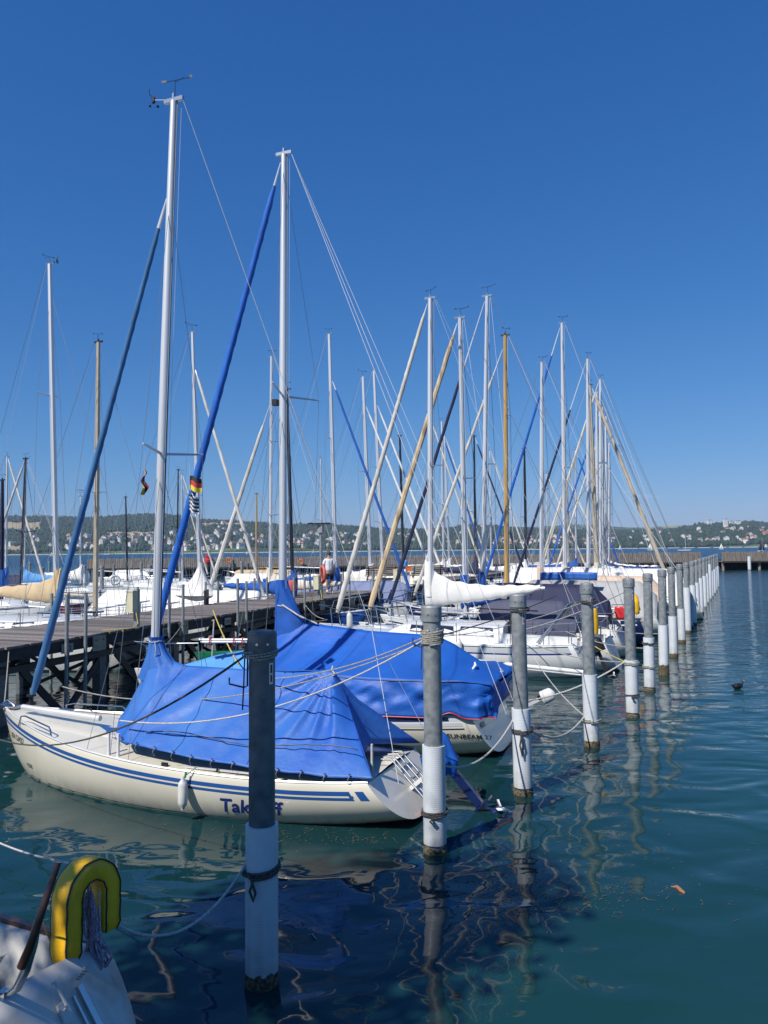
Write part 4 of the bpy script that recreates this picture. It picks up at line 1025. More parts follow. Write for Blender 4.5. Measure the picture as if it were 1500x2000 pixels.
# fender
fw_ = to_world(S1, AA, (2.86, H1.pt(.39, H1.v_of(.39, .35)).y + .10, .37)); fender(fw_, 'white sausage fender on the side of the cream boat', s=.72, rope_top=to_world(S1, AA, (2.72, 1.16, .68)))
b = MB(); b.tube([to_world(S1, AA, (2.84, H1.pt(.39, .3).y + .11, .55)), to_world(S1, AA, (2.83, H1.pt(.39, .3).y + .10, .62))], .014, 6); tag(b.build('green_tie', M['gel_green']), 'short green tie above the white fender', 'rope')
# outboard under a blue hood
def outboard(S, ang, p, tilt, hood, label, leg='gel_navy', group='outboard motors on the transoms', s=1.0):
    P = to_world(S, ang, p); r = empty('outboard_motor', P, ang, label, 'outboard motor', group); r.rotation_euler = (0, tilt, ang)
    r.scale = (s, s, s)
    b = MB(); b.box((.0, 0, -.45), (.11, .08, .7)); b.box((-.02, 0, -.82), (.3, .2, .025)); b.build('leg', M[leg], r, False)
    b = MB(); b.lathe([(.0, -.2), (.05, -.16), (.06, 0), (.04, .12), (0, .16)], (0, 0, 0), 12); o = b.build('gearcase', M[leg], r); o.location = (-.02, 0, -1.0); o.rotation_euler = (0, R(90), 0)
    b = MB()
    for k in range(3):
        a = k * 2.094; b.add([(-.2, 0, 0), (-.24, .10 * math.cos(a - .3), .10 * math.sin(a - .3)), (-.2, .13 * math.cos(a + .1), .13 * math.sin(a + .1)), (-.17, .09 * math.cos(a + .5), .09 * math.sin(a + .5)), (-.19, .02 * math.cos(a), .02 * math.sin(a)), (-.22, .02 * math.cos(a), .02 * math.sin(a))], [(0, 1, 2, 3), (0, 3, 4), (0, 5, 1)])
    o = b.build('propeller', M['sticker'], r, thick=.012); o.location = (0, 0, -1.0)
    b = MB(); b.box((.1, 0, -.1), (.1, .22, .3)); b.build('clamp_bracket', M['black'], r, False)
    rings = []; b = MB()
    if hood == 'tarp_blue2':
        for i in range(14):
            k = i / 13; z = -.26 + .58 * k; q = .06 + .19 * math.sin(math.pi * min(1, .18 + .82 * (1 - k) + .0) * .62); q = (.20 * (1 - k) ** .55 + .015) if k > .45 else .145 + .05 * (k / .45); rg = []
            for j in range(36):
                a = 2 * math.pi * j / 36; f = 1 + .16 * math.sin(a * 7) * (1 - k) ** .8; rg.append(Vector((q * 1.35 * f * math.cos(a), q * 1.1 * f * math.sin(a), z + (.05 * math.sin(a * 3 + 1) if i == 0 else 0))))
            rings.append(rg)
        b.loft(rings); o = b.build('hood', M[hood], r, ang=80); o.rotation_euler = (0, -tilt, 0); return r
    for i in range(12):
        k = i / 11; z = -.12 + .5 * k; q = (.19 - .02 * k) * (1 - max(0, (k - .7) / .3) ** 2 * .85); rg = []
        for j in range(24):
            a = 2 * math.pi * j / 24; f = 1 + (.1 * math.sin(a * 6) * (1 - k) if hood == 'tarp_blue2' else 0)
            rg.append(Vector((q * 1.35 * f * math.cos(a), q * f * math.sin(a), z)))
        rings.append(rg)
    b.loft(rings, cap=True); b.build('hood', M[hood], r)
    return r
outboard(S1, AA, (.0, -.45, .66), R(42), 'tarp_blue2', 'tilted outboard under a loose blue hood, at the stern of the cream boat')

# ================================================================== second boat, large blue cover
S2 = (2.42, 13.15); H2 = Hull(8.2, 2.75, .76, .70, .98, bs=.78, rake=.35, kz=-.36, stern_z=.03, x0=.38); W2 = WM(S2, AA)
b2 = boat(S2, AA, H2, 'gel_cream', 4.73, top_local(S2, AA, 4.73, 556, 303), foot_z=1.1, label='cream sailing boat under the large royal blue cover, second in the row', deck='gel_cream',
          stripe=[('gel_grey', .02, .17, .03, .97), ('gel_white', .10, .118, .03, .93), ('gel_navy', .205, .225, .03, .95), ('gel_navy', .02, .09, .06, .5)], mr=.075,
          sp=((.524, .95),), furl='cloth_sky', furl_top=.955, furl_r=(.078, .058), fore_frac=.985, fore_x=7.9, fore_z=1.15, back=3, vane=0, rails=False, pulpit=False, cockpit=False)
hull_text(H2, b2, 'SUNBEAM 27', .105, 1.12, .37, 'text_grey', stretch=1.2, offset=.002)
me = text_mesh('MR B', .12, 0, .002)
T0 = H2.pt(0, 0, 1)
for v in me.vertices:
    yy = .86 - v.co.x; zz = .50 + v.co.y; v.co = (H2.x0 + H2.rake * zz / H2.fs - .012, yy, zz)
me.materials.clear(); me.materials.append(M['text_grey']); obj_of(me, 'lettering', b2)
b = MB(); b.tube([(H2.L - .5, .25, 1.0), (H2.L - .45, .22, 1.5), (H2.L + .05, 0, 1.55), (H2.L - .45, -.22, 1.5), (H2.L - .5, -.25, 1.0)], .013, 8); b.tube([(7.0, .55, 1.0), (7.0, .5, 1.5), (H2.L - .45, .22, 1.5)], .013, 8); b.tube([(7.0, -.55, 1.0), (7.0, -.5, 1.5), (H2.L - .45, -.22, 1.5)], .013, 8); b.build('pulpit', M['steel'], b2)
b = MB(); b.box((4.84, .04, 6.3), (.1, .12, .12)); b.build('mast_lamp', M['black'], b2, False)
cab(b2, H2, 2.6, 5.9, .95, .55, .34, .22, M['gel_cream'])
tb2, ed2 = tent('boat_tarpaulin', M['tarp_blue2'], W2, [(4.62, 2.05), (4.3, 2.05), (2.91, 1.92), (1.63, 1.88), (1.3, 1.74), (.66, 1.36), (.45, 1.24)],
     [(5.15, .52, 1.26), (4.4, .95, 1.24), (3.2, 1.14, 1.26), (2.4, 1.2, 1.26), (1.4, 1.22, 1.28), (.85, 1.15, 1.3), (.42, .9, 1.22)],
     'royal blue boat cover with red edge, second in the row', sag=.07, wr=.018, nu=90, nv=20, folds=.01, seed=5, ends=True)
# hanging skirt of the same cover
b = MB(); rings = []
for side in (1, -1):
    E = ed2[side]; rings = []; n_ = len(E)
    for i in range(n_):
        k = i / (n_ - 1); p = E[i]; q = min(1, max(0, (p.x - H2.x0) / (H2.L - H2.x0))); zb_ = .66 + .06 * math.sin(k * 9) * 0 + .05 * k + (.09 * math.exp(-((k - .86) / .03) ** 2)) + (.4 * max(0, 1 - k * 6)); yb = H2.hb(q) * 1.015 + .01 if k < .97 else p.y * .97
        r_ = []
        for j in range(15):
            t = j / 14; nn = noise.noise(Vector((k * 13, t * 2.2, side + 7))); n2 = noise.noise(Vector((k * 34 + t * 6, t * 3, side * 3)))
            y = abs(p.y) + (yb - abs(p.y)) * t + (.11 * nn + .05 * n2) * math.sin(math.pi * min(1, t * 1.15)); r_.append(Vector((p.x + .04 * nn * t, side * y, p.z + (zb_ - p.z) * t)))
        rings.append(r_ if side > 0 else list(reversed(r_)))
    b.loft(rings, closed=False)
    if side > 0: redge = [r_[-1] for r_ in rings]; aftP = rings[-1]
    else: redge2 = [r_[0] for r_ in rings]; aftS = list(reversed(rings[-1]))
# aft face
rings = []
for i in range(22):
    k = i / 21; rings.append([aftP[j].lerp(aftS[j], k) + Vector((-.05 * math.sin(math.pi * k) + .035 * noise.noise(Vector((k * 9, j * .35, 2))), 0, (.0 if j else 0) - .03 * math.sin(math.pi * k))) for j in range(15)])
b.loft(rings, closed=False); sk = b.build('side_skirt', M['tarp_blue2'], tb2, ang=75, thick=.004)
b = MB(); b.tube([p + Vector((0, .012, 0)) for p in redge], .009, 5); b.tube([p + Vector((0, -.012, 0)) for p in redge2], .009, 5); b.tube([r_[-1] for r_ in rings], .009, 5); b.build('edge_piping', M['red'], tb2)
b = MB(); b.tube([p + Vector((0, .014, -.01)) for p in ed2[1]], .006, 5); b.build('seam_line', M['piping'], tb2)
# tall hood of the cover round mast and boom end
b = MB(); rings = []
for i in range(17):
    k = i / 16; z = 1.35 + 1.5 * k; f = .8 * (1 - k) ** 1.2; rr = []
    for j in range(30):
        a = 2 * math.pi * j / 30; ca = math.cos(a); q = .105 + .014 * math.sin(a * 5 + i * .3)
        x = 4.73 + (q if ca > 0 else 0) * ca + (ca * (q + f * (.95 if z > 1.95 else .75)) if ca < 0 else ca * f * .1)
        rr.append(Vector((x, (q + .07 * (1 - k)) * math.sin(a) + .015 * math.sin(i * .8 + j), z)))
    rings.append(rr)
b.loft(rings); b.build('mast_hood', M['cloth_blue'], tb2, ang=80)
b = MB(); b.tube([(4.66, .125, 2.38), (4.3, .13, 2.18), (3.95, .06, 2.03)], .016, 8); b.tube([(4.73 + .125 * math.cos(a), .125 * math.sin(a), 2.36 + .02 * math.cos(a)) for a in [i * .45 for i in range(15)]], .012, 6); b.build('hood_strap', M['rope_white'], tb2)
for (x, z, s) in ((.85, 1.46, 1), (.55, 1.28, -1)):
    b = MB(); b.tube([(x, s * .3, z + .02), (x - .02, s * .34, z - .03), (x + .03, s * .36, z - .10)], [.012, .03, .02], 6); b.build('cloth_tie', M['sticker'], tb2)
# light blue cover on its foredeck
tent('foredeck_cover', M['cloth_lblue'], W2, [(7.0, 1.12), (6.2, 1.35), (5.4, 1.5), (5.2, 1.45)], [(7.1, .3, 1.02), (6.3, .65, .95), (5.5, .85, .92), (5.2, .9, .92)], 'light blue cloth over the foredeck behind the near tarpaulin', nu=24, nv=8, wr=.012)
# ================================================================== white cruiser
S3 = (5.65, 20.9); H3 = Hull(8.25, 2.9, .88, .88, 1.15, bs=.72, rake=.45, kz=-.5, stern_z=-.02); W3 = WM(S3, AA)
b3 = boat(S3, AA, H3, 'gel_white', 4.64, top_local(S3, AA, 4.64, 841, 584), foot_z=1.45, label='white cruising boat with long tinted cabin windows and navy line, third in the row',
          stripe=[('black', .03, .055, .02, .98), ('gel_grey', .055, .18, .02, .98), ('text_navy', .195, .235, .02, .98)], mr=.085, sp=((.47, .6),), furl='sail_white', furl_top=.97, furl_r=(.08, .055), fore_frac=.985, fore_x=7.7, fore_z=1.35,
          back=2, vane=1, cabin=(2.3, 5.9, .95, .6, .52, .38, [(2.55, 3.55, .2, .24), (3.68, 4.35, .2, .23), (4.5, 5.05, .19, .2)]), boom=(1.3, 2.12, 2.3), cover=('cloth_white', 3.02, 1.42, 2.1, 2.30, .34))
b = MB(); b.tube([(5.6, 1.0, 1.95), (1.2, 1.35, 1.85)], .03, 8); tag(b, None) if False else None
wb = MB(); wb.tube([(1.6, -.55, 1.62), (3.4, -.55, 1.66)], .02, 6); wb.tube([(3.0, .55, 1.62), (4.8, .5, 1.62)], .02, 6); wb.build('hand_rail', M['wood_dark'], b3)
wb = MB(); wb.add([(2.28, .25, 1.0), (2.28, -.3, 1.0), (2.28, -.26, 1.5), (2.28, .22, 1.5)], [(0, 1, 2, 3)]); wb.build('companionway_door', M['wood_dark'], b3, False)
wb = MB()
for s in (-1, 1):
    for i in range(3): wb.tube([(1.3 + .04 * i, s * .9 + .05 * i, .9), (.45 + .05 * i, s * .72 + .05 * i, 2.0 - .03 * i)], .02, 6)
    wb.tube([(.45, s * .7, .9), (.3, s * .7, 1.75), (.2, s * .7, .9)], .015, 6)
wb.build('stern_arch', M['steel'], b3)
fender(to_world(S3, AA, (3.35, 1.52, .75)), 'white fender on the side of the white cruiser', s=1.0)
fender(to_world(S3, AA, (6.9, .75, 1.35)), 'white fender on the bow rail of the white cruiser', s=1.0)
r = empty('stern_cushion', to_world(S3, AA, (.05, -.2, 1.4)), AA, 'yellow vinyl rescue bag on the stern rail of the white cruiser', 'rescue bag')
bm_ = MB(); bm_.lathe([(.06, -.36), (.13, -.34), (.15, -.1), (.14, .2), (.12, .33), (.04, .36)], n=16); bm_.build('bag', M['yellow'], r)
# fallen mast/boom lying alongside: white pole low along the hull
b = MB(); b.tube([to_world(S3, AA, (-.1, 1.75, .30)), to_world(S3, AA, (5.2, 1.85, .62))], .055, 10); b.tube([to_world(S3, AA, (-.1, 1.75, .30)) - Vector((0, 0, .07)), to_world(S3, AA, (5.2, 1.85, .62)) - Vector((0, 0, .05))], .03, 8)
tag(b.build('rub_pole', M['gel_white']), 'long white pole floating along the side of the white cruiser', 'pole')
outboard(S3, AA, (-.1, .35, .75), R(20), 'black', 'small outboard on the transom of the white cruiser', leg='black', s=.8)
for k, (x, z) in enumerate(((.9, .0),)):
    pass
# small white float motor between second boat and the fourth pile
P = at(1066, 1402); outboard((P.x, P.y), AA, (0, 0, .42), R(-62), 'gel_white', 'grey and white outboard tilted up beside the third pile', leg='gel_grey', s=.55)

# ================================================================== the other boats
def gen(label, px, topx, topy, d, L=8.4, row='A', hm='gel_white', stripe='gel_navy', furl=None, cover=None, mm='alu', ang=None, far=1, sp=((.47, .65),), vane=1, frac=.985, mr=.075, xm=.56, cabin=True, fb=.95, group=None, furl_top=.96,
        tentspec=None, antif='antifoul', back=1, fr=(.07, .05), furl_far=None, boomlen=.36, rake=.35, B=None, pul=True, fmin=None, halyard=True, yshift=0):
    ang = ang if ang is not None else (AA if row == 'A' else R(-22))
    X = (px - 750) / 1500 * d; xml = L * xm
    S = (X - math.cos(ang) * xml, d - math.sin(ang) * xml)
    h = Hull(L, B or L * .33, fb * .88, fb * .88, fb * 1.15, bs=.72, rake=rake, kz=-.45, stern_z=-.02)
    P = aty(topx, topy, d); q = to_local(S, ang, P); top = (q.x, 0, P.z)
    zd = h.zs(xm); cv = None; bo = None
    xa = xml - L * boomlen - .6
    if cover: cv = (cover, zd + 1.75, xa, zd + 1.05, zd + 1.15); 
    bo = (xa - .1, zd + 1.0, zd + 1.1)
    r = boat(S, ang, h, hm, xml, top, foot_z=zd + .3, label=label, stripe=[(stripe, .12, .17, .02, .98)] if stripe else None, mast_m=mm, mr=mr, sp=sp, furl=furl, furl_top=furl_top, furl_r=fr, fore_frac=frac, back=back, vane=vane,
             cabin=(L * .28, L * .72, L * .11, L * .07, .42, .3, [(L * .32, L * .43, .14, .16), (L * .46, L * .56, .14, .15)]) if cabin else None, boom=bo, cover=cv, far=far, group=group, antif=antif, pulpit=pul, rails=pul, halyard=halyard)
    if tentspec:
        (tm_, x0, x1, zr, ze, lab) = tentspec[:6]; zz = h.zs(.4)
        drop = tentspec[6] if len(tentspec) > 6 else .1
        tent('boat_tarpaulin', M[tm_], WM(S, ang), [(x1 * L, zz + zr * .82), ((x1 - .05) * L, zz + zr), ((x0 + .06) * L, zz + zr * .96), (x0 * L, zz + zr * .6)],
             [(x1 * L, h.hb(x1) * .95, h.zs(x1) + ze), ((x0 + x1) / 2 * L, h.hb((x0 + x1) / 2) * 1.01, h.zs(.4) + ze), (x0 * L, h.hb(max(0, x0)) * 1.0, h.zs(.05) + ze)], lab, nu=40, nv=10, wr=.02, sag=.08)
    return r, S, ang, h
GA = 'sailing boats moored side by side between the piles and the jetty'
gen('grey hulled yacht with slate tent and blue mast cover, behind the white cruiser', 907, 898, 621, 23.4, 8.0, boomlen=.07, hm='gel_white', furl='sail_tan', cover='cloth_blue', furl_top=.96, far=1, mr=.085, fr=(.095, .07), group=GA,
    tentspec=('cloth_slate', .14, .5, 1.1, .1, 'slate grey tent over the cockpit behind the white cruiser'))
r5 = gen('white yacht with navy tent, tall thin mast and blue mast cover', 940, 953, 581, 26.2, 8.5, boomlen=.07, furl='sail_navy', cover='cloth_blue', furl_top=.78, far=1, mr=.08, group=GA, hm='gel_white',
    tentspec=('cloth_navy', .07, .55, 1.45, .15, 'navy tent over the yacht with the yellow horseshoe buoy'))
r6 = gen('navy hulled sailing boat with varnished wooden mast', 987, 987, 656, 29, 9.2, hm='gel_navy', stripe='gel_white', furl='sail_white', furl_top=.9, mm='varnish', far=1, mr=.095, sp=((.35, .4), (.7, .35)), group=GA, fb=1.05, frac=.95,
    tentspec=('cloth_grey', -.02, .5, 1.35, .1, 'light grey tent over the navy hulled boat'))
gen('white sailing boat with peach sail cover and bright blue dodger', 1054, 1059, 709, 32, 8.6, cover='cloth_peach', furl=None, far=1, group=GA, mr=.085,
    tentspec=('cloth_peach', .0, .5, 1.5, .5, 'peach coloured cloth over boom and cockpit'))
gen('white yacht with blue furled foresail and cream cover', 1101, 1098, 632, 35, 9.6, furl='tarp_blue2', cover='cloth_cream', far=1, mr=.095, furl_top=.9, group=GA, tentspec=('cloth_cream', .02, .52, 1.7, .5, 'cream cover, left of the grey bundled sail'))
gen('white sailing boat with navy furled foresail and grey bundled sail', 1146, 1148, 702, 38.5, 9.4, furl='sail_navy', cover='cloth_grey', far=1, group=GA, furl_top=.8, mr=.09)
gen('sailing boat with beige mast and long beige furled foresail leaning right', 1164, 1151, 752, 41, 9.0, ang=R(-24), furl='alu_beige', cover='cloth_cream', mm='alu_beige', far=1, mr=.12, fr=(.095, .075), group=GA,
    tentspec=('cloth_white', .0, .75, 1.6, .3, 'long white tent over the boat with the beige mast'))
gen('white yacht behind the beige mast, tallest of the far cluster', 1170, 1173, 741, 45, 9.4, furl='sail_white', cover='cloth_white', far=2, group=GA, mr=.1)
gen('white yacht in the far cluster with cream furled foresail', 1163, 1166, 766, 47.5, 9.0, furl='cloth_cream', cover='cloth_cream', far=2, group=GA, mr=.11)
gen('white yacht in the far cluster with blue furled foresail', 1172, 1177, 795, 50, 9.0, furl='tarp_blue', cover='cloth_blue', far=2, group=GA, mr=.1, hm='gel_blue')
gen('white yacht in the far cluster with the shorter silver mast', 1180, 1184, 814, 53, 8.8, furl='sail_white', cover='cloth_navy', far=2, group=GA, mr=.1)
gen('rearmost white yacht of the far cluster with thin mast', 1187, 1190, 865, 57, 8.2, cover='cloth_white', far=2, group=GA, mr=.09)
gen('white yacht with large cream tent near the ninth pile', 1175, 1177, 905, 33, 7.4, ang=AA, far=2, group=GA, mr=.03, xm=.42, vane=0, sp=((.5, .1),), halyard=False,
    tentspec=('cloth_white', -.02, .9, 1.75, .2, 'large cream tent seen behind the piles at the right end of the row'))
# horseshoe on boat 5's stern
def horseshoe(parent_loc, rz, label, s=1.0, tilt=(0, 0), group=None):
    r = empty('horseshoe_buoy', parent_loc, rz, label, 'horseshoe buoy', group); r.rotation_euler = (tilt[0], tilt[1], rz); r.scale = (s, s, s)
    R1, hw, hh = .17, .075, .055; path = []
    for i in range(9): path.append((-R1, -.36 + .36 * i / 8))
    for i in range(1, 16): a = math.pi - math.pi * i / 16; path.append((R1 * math.cos(a), R1 * math.sin(a)))
    for i in range(9): path.append((R1, -.36 * i / 8))
    path = path[:-2]; n_ = len(path); rings = []; lin = [[], [], [], []]
    for i, (x, z) in enumerate(path):
        p0 = path[max(0, i - 1)]; p1 = path[min(n_ - 1, i + 1)]; tx, tz = p1[0] - p0[0], p1[1] - p0[1]; l = math.hypot(tx, tz); nxv, nzv = tz / l, -tx / l
        e = .8 if i in (0, n_ - 1) else 1; rg = []
        prof = [(-.85, -1), (.85, -1), (1, -.85), (1.04, 0), (1, .85), (.85, 1), (-.85, 1), (-1, .85), (-1.04, 0), (-1, -.85)]
        for (a_, b_) in prof:
            ww = hw * e * a_; dd = hh * e * b_; wob = .003 * math.sin(i * 2.1 + b_ * 3)
            rg.append(Vector((x - nxv * (ww + wob), dd * 1.15, z - nzv * (ww + wob))))
        rings.append(rg)
        for q, idx in enumerate((1, 5, 6, 0)): lin[q].append(rg[idx] * 1.0)
    b = MB(); b.loft(rings, cap=True); fix_normals(b.build('float', M['yellow'], r, ang=50))
    b = MB()
    for q in lin: b.tube(q, .0065, 5)
    b.build('piping', M['piping'], r)
    return r
horseshoe(to_world(r5[1], AA, (-.05, -.4, 1.62)), AA + R(90) + .6, 'yellow horseshoe buoy on the stern rail of the navy tented yacht', 1.25)
p = to_world(r5[1], AA, (.25, .3, 1.55)); r = empty('red_jacket', p, AA, 'red cloth hanging on the stern rail left of the yellow horseshoe', 'cloth')
b = MB(); b.loft([[Vector((x * .35 + .02 * math.sin(j), .03 * math.sin(x * 9 + j), -.4 * j / 6)) for x in [q / 6 - .5 for q in range(7)]] for j in range(7)], closed=False); b.build('cloth', M['red'], r, thick=.01)
p = to_world(r5[1], AA, (1.05, .5, 1.55)); r = empty('blue_cloth', p, AA, 'blue cloth strip hanging left of the red cloth', 'cloth')
b = MB(); b.loft([[Vector((x * .3 + .02 * math.sin(j), .03 * math.sin(x * 9 + j), -.35 * j / 6)) for x in [q / 6 - .5 for q in range(7)]] for j in range(7)], closed=False); b.build('cloth', M['tarp_blue'], r, thick=.01)
p = aty(1110, 1126, 27.5); r = empty('blue_dodger', p, AA, 'bright blue cloth panel above the navy tent', 'cloth panel')
b = MB(); b.loft([[Vector((x * 2.0, .02 * math.sin(x * 5), -.14 + .28 * j / 3 + .02 * math.cos(x * 3))) for x in [q / 10 - .5 for q in range(11)]] for j in range(4)], closed=False); b.build('cloth', M['tarp_blue'], r, thick=.01)

GB = 'sailing boats on the far side of the jetty'
gen('white boat left beyond the jetty with tan sail cover and double spreaders', 113, 88, 512, 23.5, 8.2, row='B', cover='cloth_tan', far=1, group=GB, sp=((.28, .62), (.62, .45)), mr=.085, frac=.9, vane=2, hm='gel_white', furl=None, fb=1.25, xm=.58)
gen('white boat beyond the jetty with beige mast and no sail cover', 187, 193, 669, 25.5, 7.6, row='B', mm='alu_beige', far=1, group=GB, sp=((.45, .7),), mr=.085, fb=1.1, furl=None)
r_, S_, a_, h_ = gen('boat under a white tarpaulin with pinkish furled foresail', 392, 371, 647, 30.5, 8.6, row='B', furl='sail_white', furl_top=.98, far=1, group=GB, frac=.86, mr=.085, fb=1.0, xm=.62, sp=((.4, .6),),
    tentspec=('cloth_white', .02, .97, 1.05, .0, 'large white tarpaulin over a whole boat beyond the jetty'))
b = MB(); z0 = .95; rings = []
for i in range(12):
    k = i / 11; z = z0 + .75 + 1.3 * k; q = .95 * (1 - k) ** 1.8 + .1
    rings.append([Vector((h_.L * .62 + (q * 1.1 if math.cos(a) < 0 else q * .7) * math.cos(a) + .0, (q * .5 + .03) * math.sin(a) + .02 * math.sin(a * 5), z)) for a in [2 * math.pi * j / 24 for j in range(24)]])
b.loft(rings); b.build('mast_hood', M['cloth_white'], r_)
gen('boat beyond the jetty with white forestay sail and radar reflector', 527, 531, 697, 34, 8.0, row='A', ang=R(160), furl='sail_white', cover='cloth_cream', far=1, group=GB, mr=.08, furl_top=.9, fr=(.11, .07), frac=.8, sp=((.35, .5), (.65, .4)))
gen('boat under a grey blue tent with blue furled foresail', 656, 641, 652, 36, 9.2, row='B', furl='cloth_blue', far=1, group=GB, cover='cloth_blue', frac=.82, mr=.1, sp=((.28, .6), (.6, .45)),
    tentspec=('cloth_greyblue', .0, .95, 1.2, .0, 'grey blue tent over a boat behind the person'))
gen('white boat behind the benches, left of two tall white masts', 724, 707, 735, 42, 9.4, row='B', furl='cloth_white', far=1, group=GB, cover='cloth_white', frac=.86, mr=.11, sp=((.3, .6), (.55, .7)), tentspec=('cloth_cream', .02, .9, 1.1, .0, 'cream tent behind the left bench'))
gen('white boat behind the benches, right of two tall white masts', 748, 728, 723, 45, 9.6, row='B', furl='cloth_white', far=1, group=GB, cover='cloth_white', frac=.84, mr=.11, sp=((.3, .6), (.55, .7)), tentspec=('cloth_white', .02, .9, 1.1, .0, 'white tent behind the right bench'))
gen('boat with a slim black mast left of the central white furled sail', 787, 780, 851, 52, 8.6, row='B', mm='alu_dark', far=1, group=GB, cover='cloth_navy', mr=.1)
gen('boat beyond the jetty with black mast near the second near mast', 572, 558, 760, 31, 7.4, row='B', mm='alu_dark', far=1, group=GB, mr=.075, sp=((.55, .0), (.3, .35)), cover='cloth_blue', hm='gel_blue', cabin=False)
GC = 'small boats in the basin beyond the jetty'
gen('far left boat with silver mast and white hull', 12, 14, 892, 44, 7.8, row='B', far=1, group=GC, furl='sail_white', cover='tarp_blue', mr=.07)
gen('left boat with black mast behind blue sail bundle', 41, 53, 897, 40, 7.4, row='A', mm='alu_dark', far=1, group=GC, furl='sail_white', mr=.075, hm='gel_red')
gen('left boat with plain silver mast beside the black mast', 48, 50, 905, 47, 7.8, row='A', far=1, group=GC, mr=.06, cover='cloth_lblue')
gen('far left boat with navy wrapped mast at the picture edge', 4, 4, 938, 38, 7.6, row='B', mm='sail_navy', far=1, group=GC, mr=.1, cover='tarp_blue', sp=((.5, .3),))
gen('white boat beyond the basin piles with folded white sail', 158, 157, 970, 52, 8.2, row='B', far=1, group=GC, cover='cloth_white', mr=.06, furl=None)
gen('small dark masted boat with loose blue streamer', 249, 244, 971, 62, 6.6, row='B', far=2, group=GC, mm='alu_dark', mr=.07, hm='gel_grey', cabin=False)
gen('white boat behind the striped flag with thin mast', 356, 355, 926, 60, 8.0, row='B', far=2, group=GC, furl='sail_white', mr=.07)
gen('boat with thin dark mast behind the striped flag', 345, 349, 918, 66, 8.0, row='B', far=2, group=GC, mm='alu_dark', mr=.07, furl='sail_white', furl_top=.6)
gen('small boat with varnished mast under a tan cover by the palisade', 500, 501, 965, 72, 7.0, row='A', ang=R(178), mm='varnish', far=2, group=GC, mr=.1, sp=((.5, .1),), furl=None, cabin=False, vane=0,
    tentspec=('cloth_tan', .0, .85, .9, -.02, 'tan cover over the small boat by the palisade'))
gen('far boat with thin silver mast left of the person', 628, 626, 896, 70, 8.6, row='B', far=2, group=GC, mr=.08)
gen('white boat with silver mast left of the central masts', 865, 863, 823, 60, 9, row='B', far=2, group=GC, mr=.1, furl='cloth_blue', cover='cloth_white', frac=.9)
gen('white boat with silver mast behind the central masts', 877, 867, 850, 66, 9, row='B', far=2, group=GC, mr=.1, furl='sail_white', cover='cloth_white', hm='gel_white')
gen('boat with black mast behind the central masts', 927, 926, 852, 55, 9, row='B', far=2, group=GC, mm='alu_dark', mr=.085, furl='sail_navy', cover='cloth_navy')
gen('boat with black hooked mast right of the wooden mast', 1026, 1024, 876, 56, 8.6, row='B', far=2, group=GC, mm='alu_dark', mr=.1, cover='cloth_white')
gen('boat with short silver mast left of the peach cover', 958, 957, 880, 64, 8.4, row='B', far=2, group=GC, mr=.08, furl='sail_white', cover='cloth_white')
gen('boat with short silver mast right of the peach cover', 1069, 1067, 925, 68, 8.4, row='B', far=2, group=GC, mr=.08, furl='sail_white', cover='cloth_grey')
gen('boat with faint beige mast in the far cluster', 1108, 1107, 935, 62, 8.6, row='B', far=2, group=GC, mm='alu_beige', mr=.11, furl='cloth_cream', cover='cloth_cream')
gen('boat with thin mast right of the faint beige one', 1123, 1124, 880, 60, 8.6, row='B', far=2, group=GC, mr=.07, furl='cloth_blue', cover='cloth_blue')
gen('boat with pale mast far behind the navy furled sail', 841, 838, 812, 50, 9, row='B', far=2, group=GC, mr=.09, furl='sail_white', cover='cloth_cream')
# hulls without masts filling the basin
for i, (px, d, tm_, lab) in enumerate(((560, 58, 'cloth_white', 'small motor boat under a white tent left of the person'), (880, 48, 'cloth_white', 'motor boat under a white tent behind the blue mast covers'), (1010, 60, 'cloth_navy', 'motor boat under a navy tent far behind the wooden mast'),
                           (300, 75, 'cloth_white', 'low white boat near the left end of the palisade'), (960, 52, 'cloth_cream', 'motor boat under a cream tent behind the wooden mast'), (120, 62, 'cloth_navy', 'low boat with navy cover in the left basin'))):
    X = (px - 750) / 1500 * d; h = Hull(6.8, 2.4, .8, .8, 1.0, bs=.85, kz=-.3); aa = R(160 + 10 * (i % 3))
    boat((X, d), aa, h, 'gel_white', label=lab, name='motor_boat', cat='motor boat', far=2, stripe=[('gel_navy', .1, .15, .02, .98)], pulpit=False, rails=False, cockpit=False)
    tent('boat_tarpaulin', M[tm_], WM((X, d), aa), [(5.2, 1.0), (4.4, 1.7), (1.4, 1.75), (.2, 1.3)], [(5.4, .6, .95), (4.4, 1.0, .85), (1.4, 1.2, .82), (.2, 1.1, .82)], 'cover of the ' + lab.replace(' under a white tent', '').replace(' under a cream tent', '').replace(' under a navy tent', '').replace(' with navy cover', ''), nu=20, nv=6)

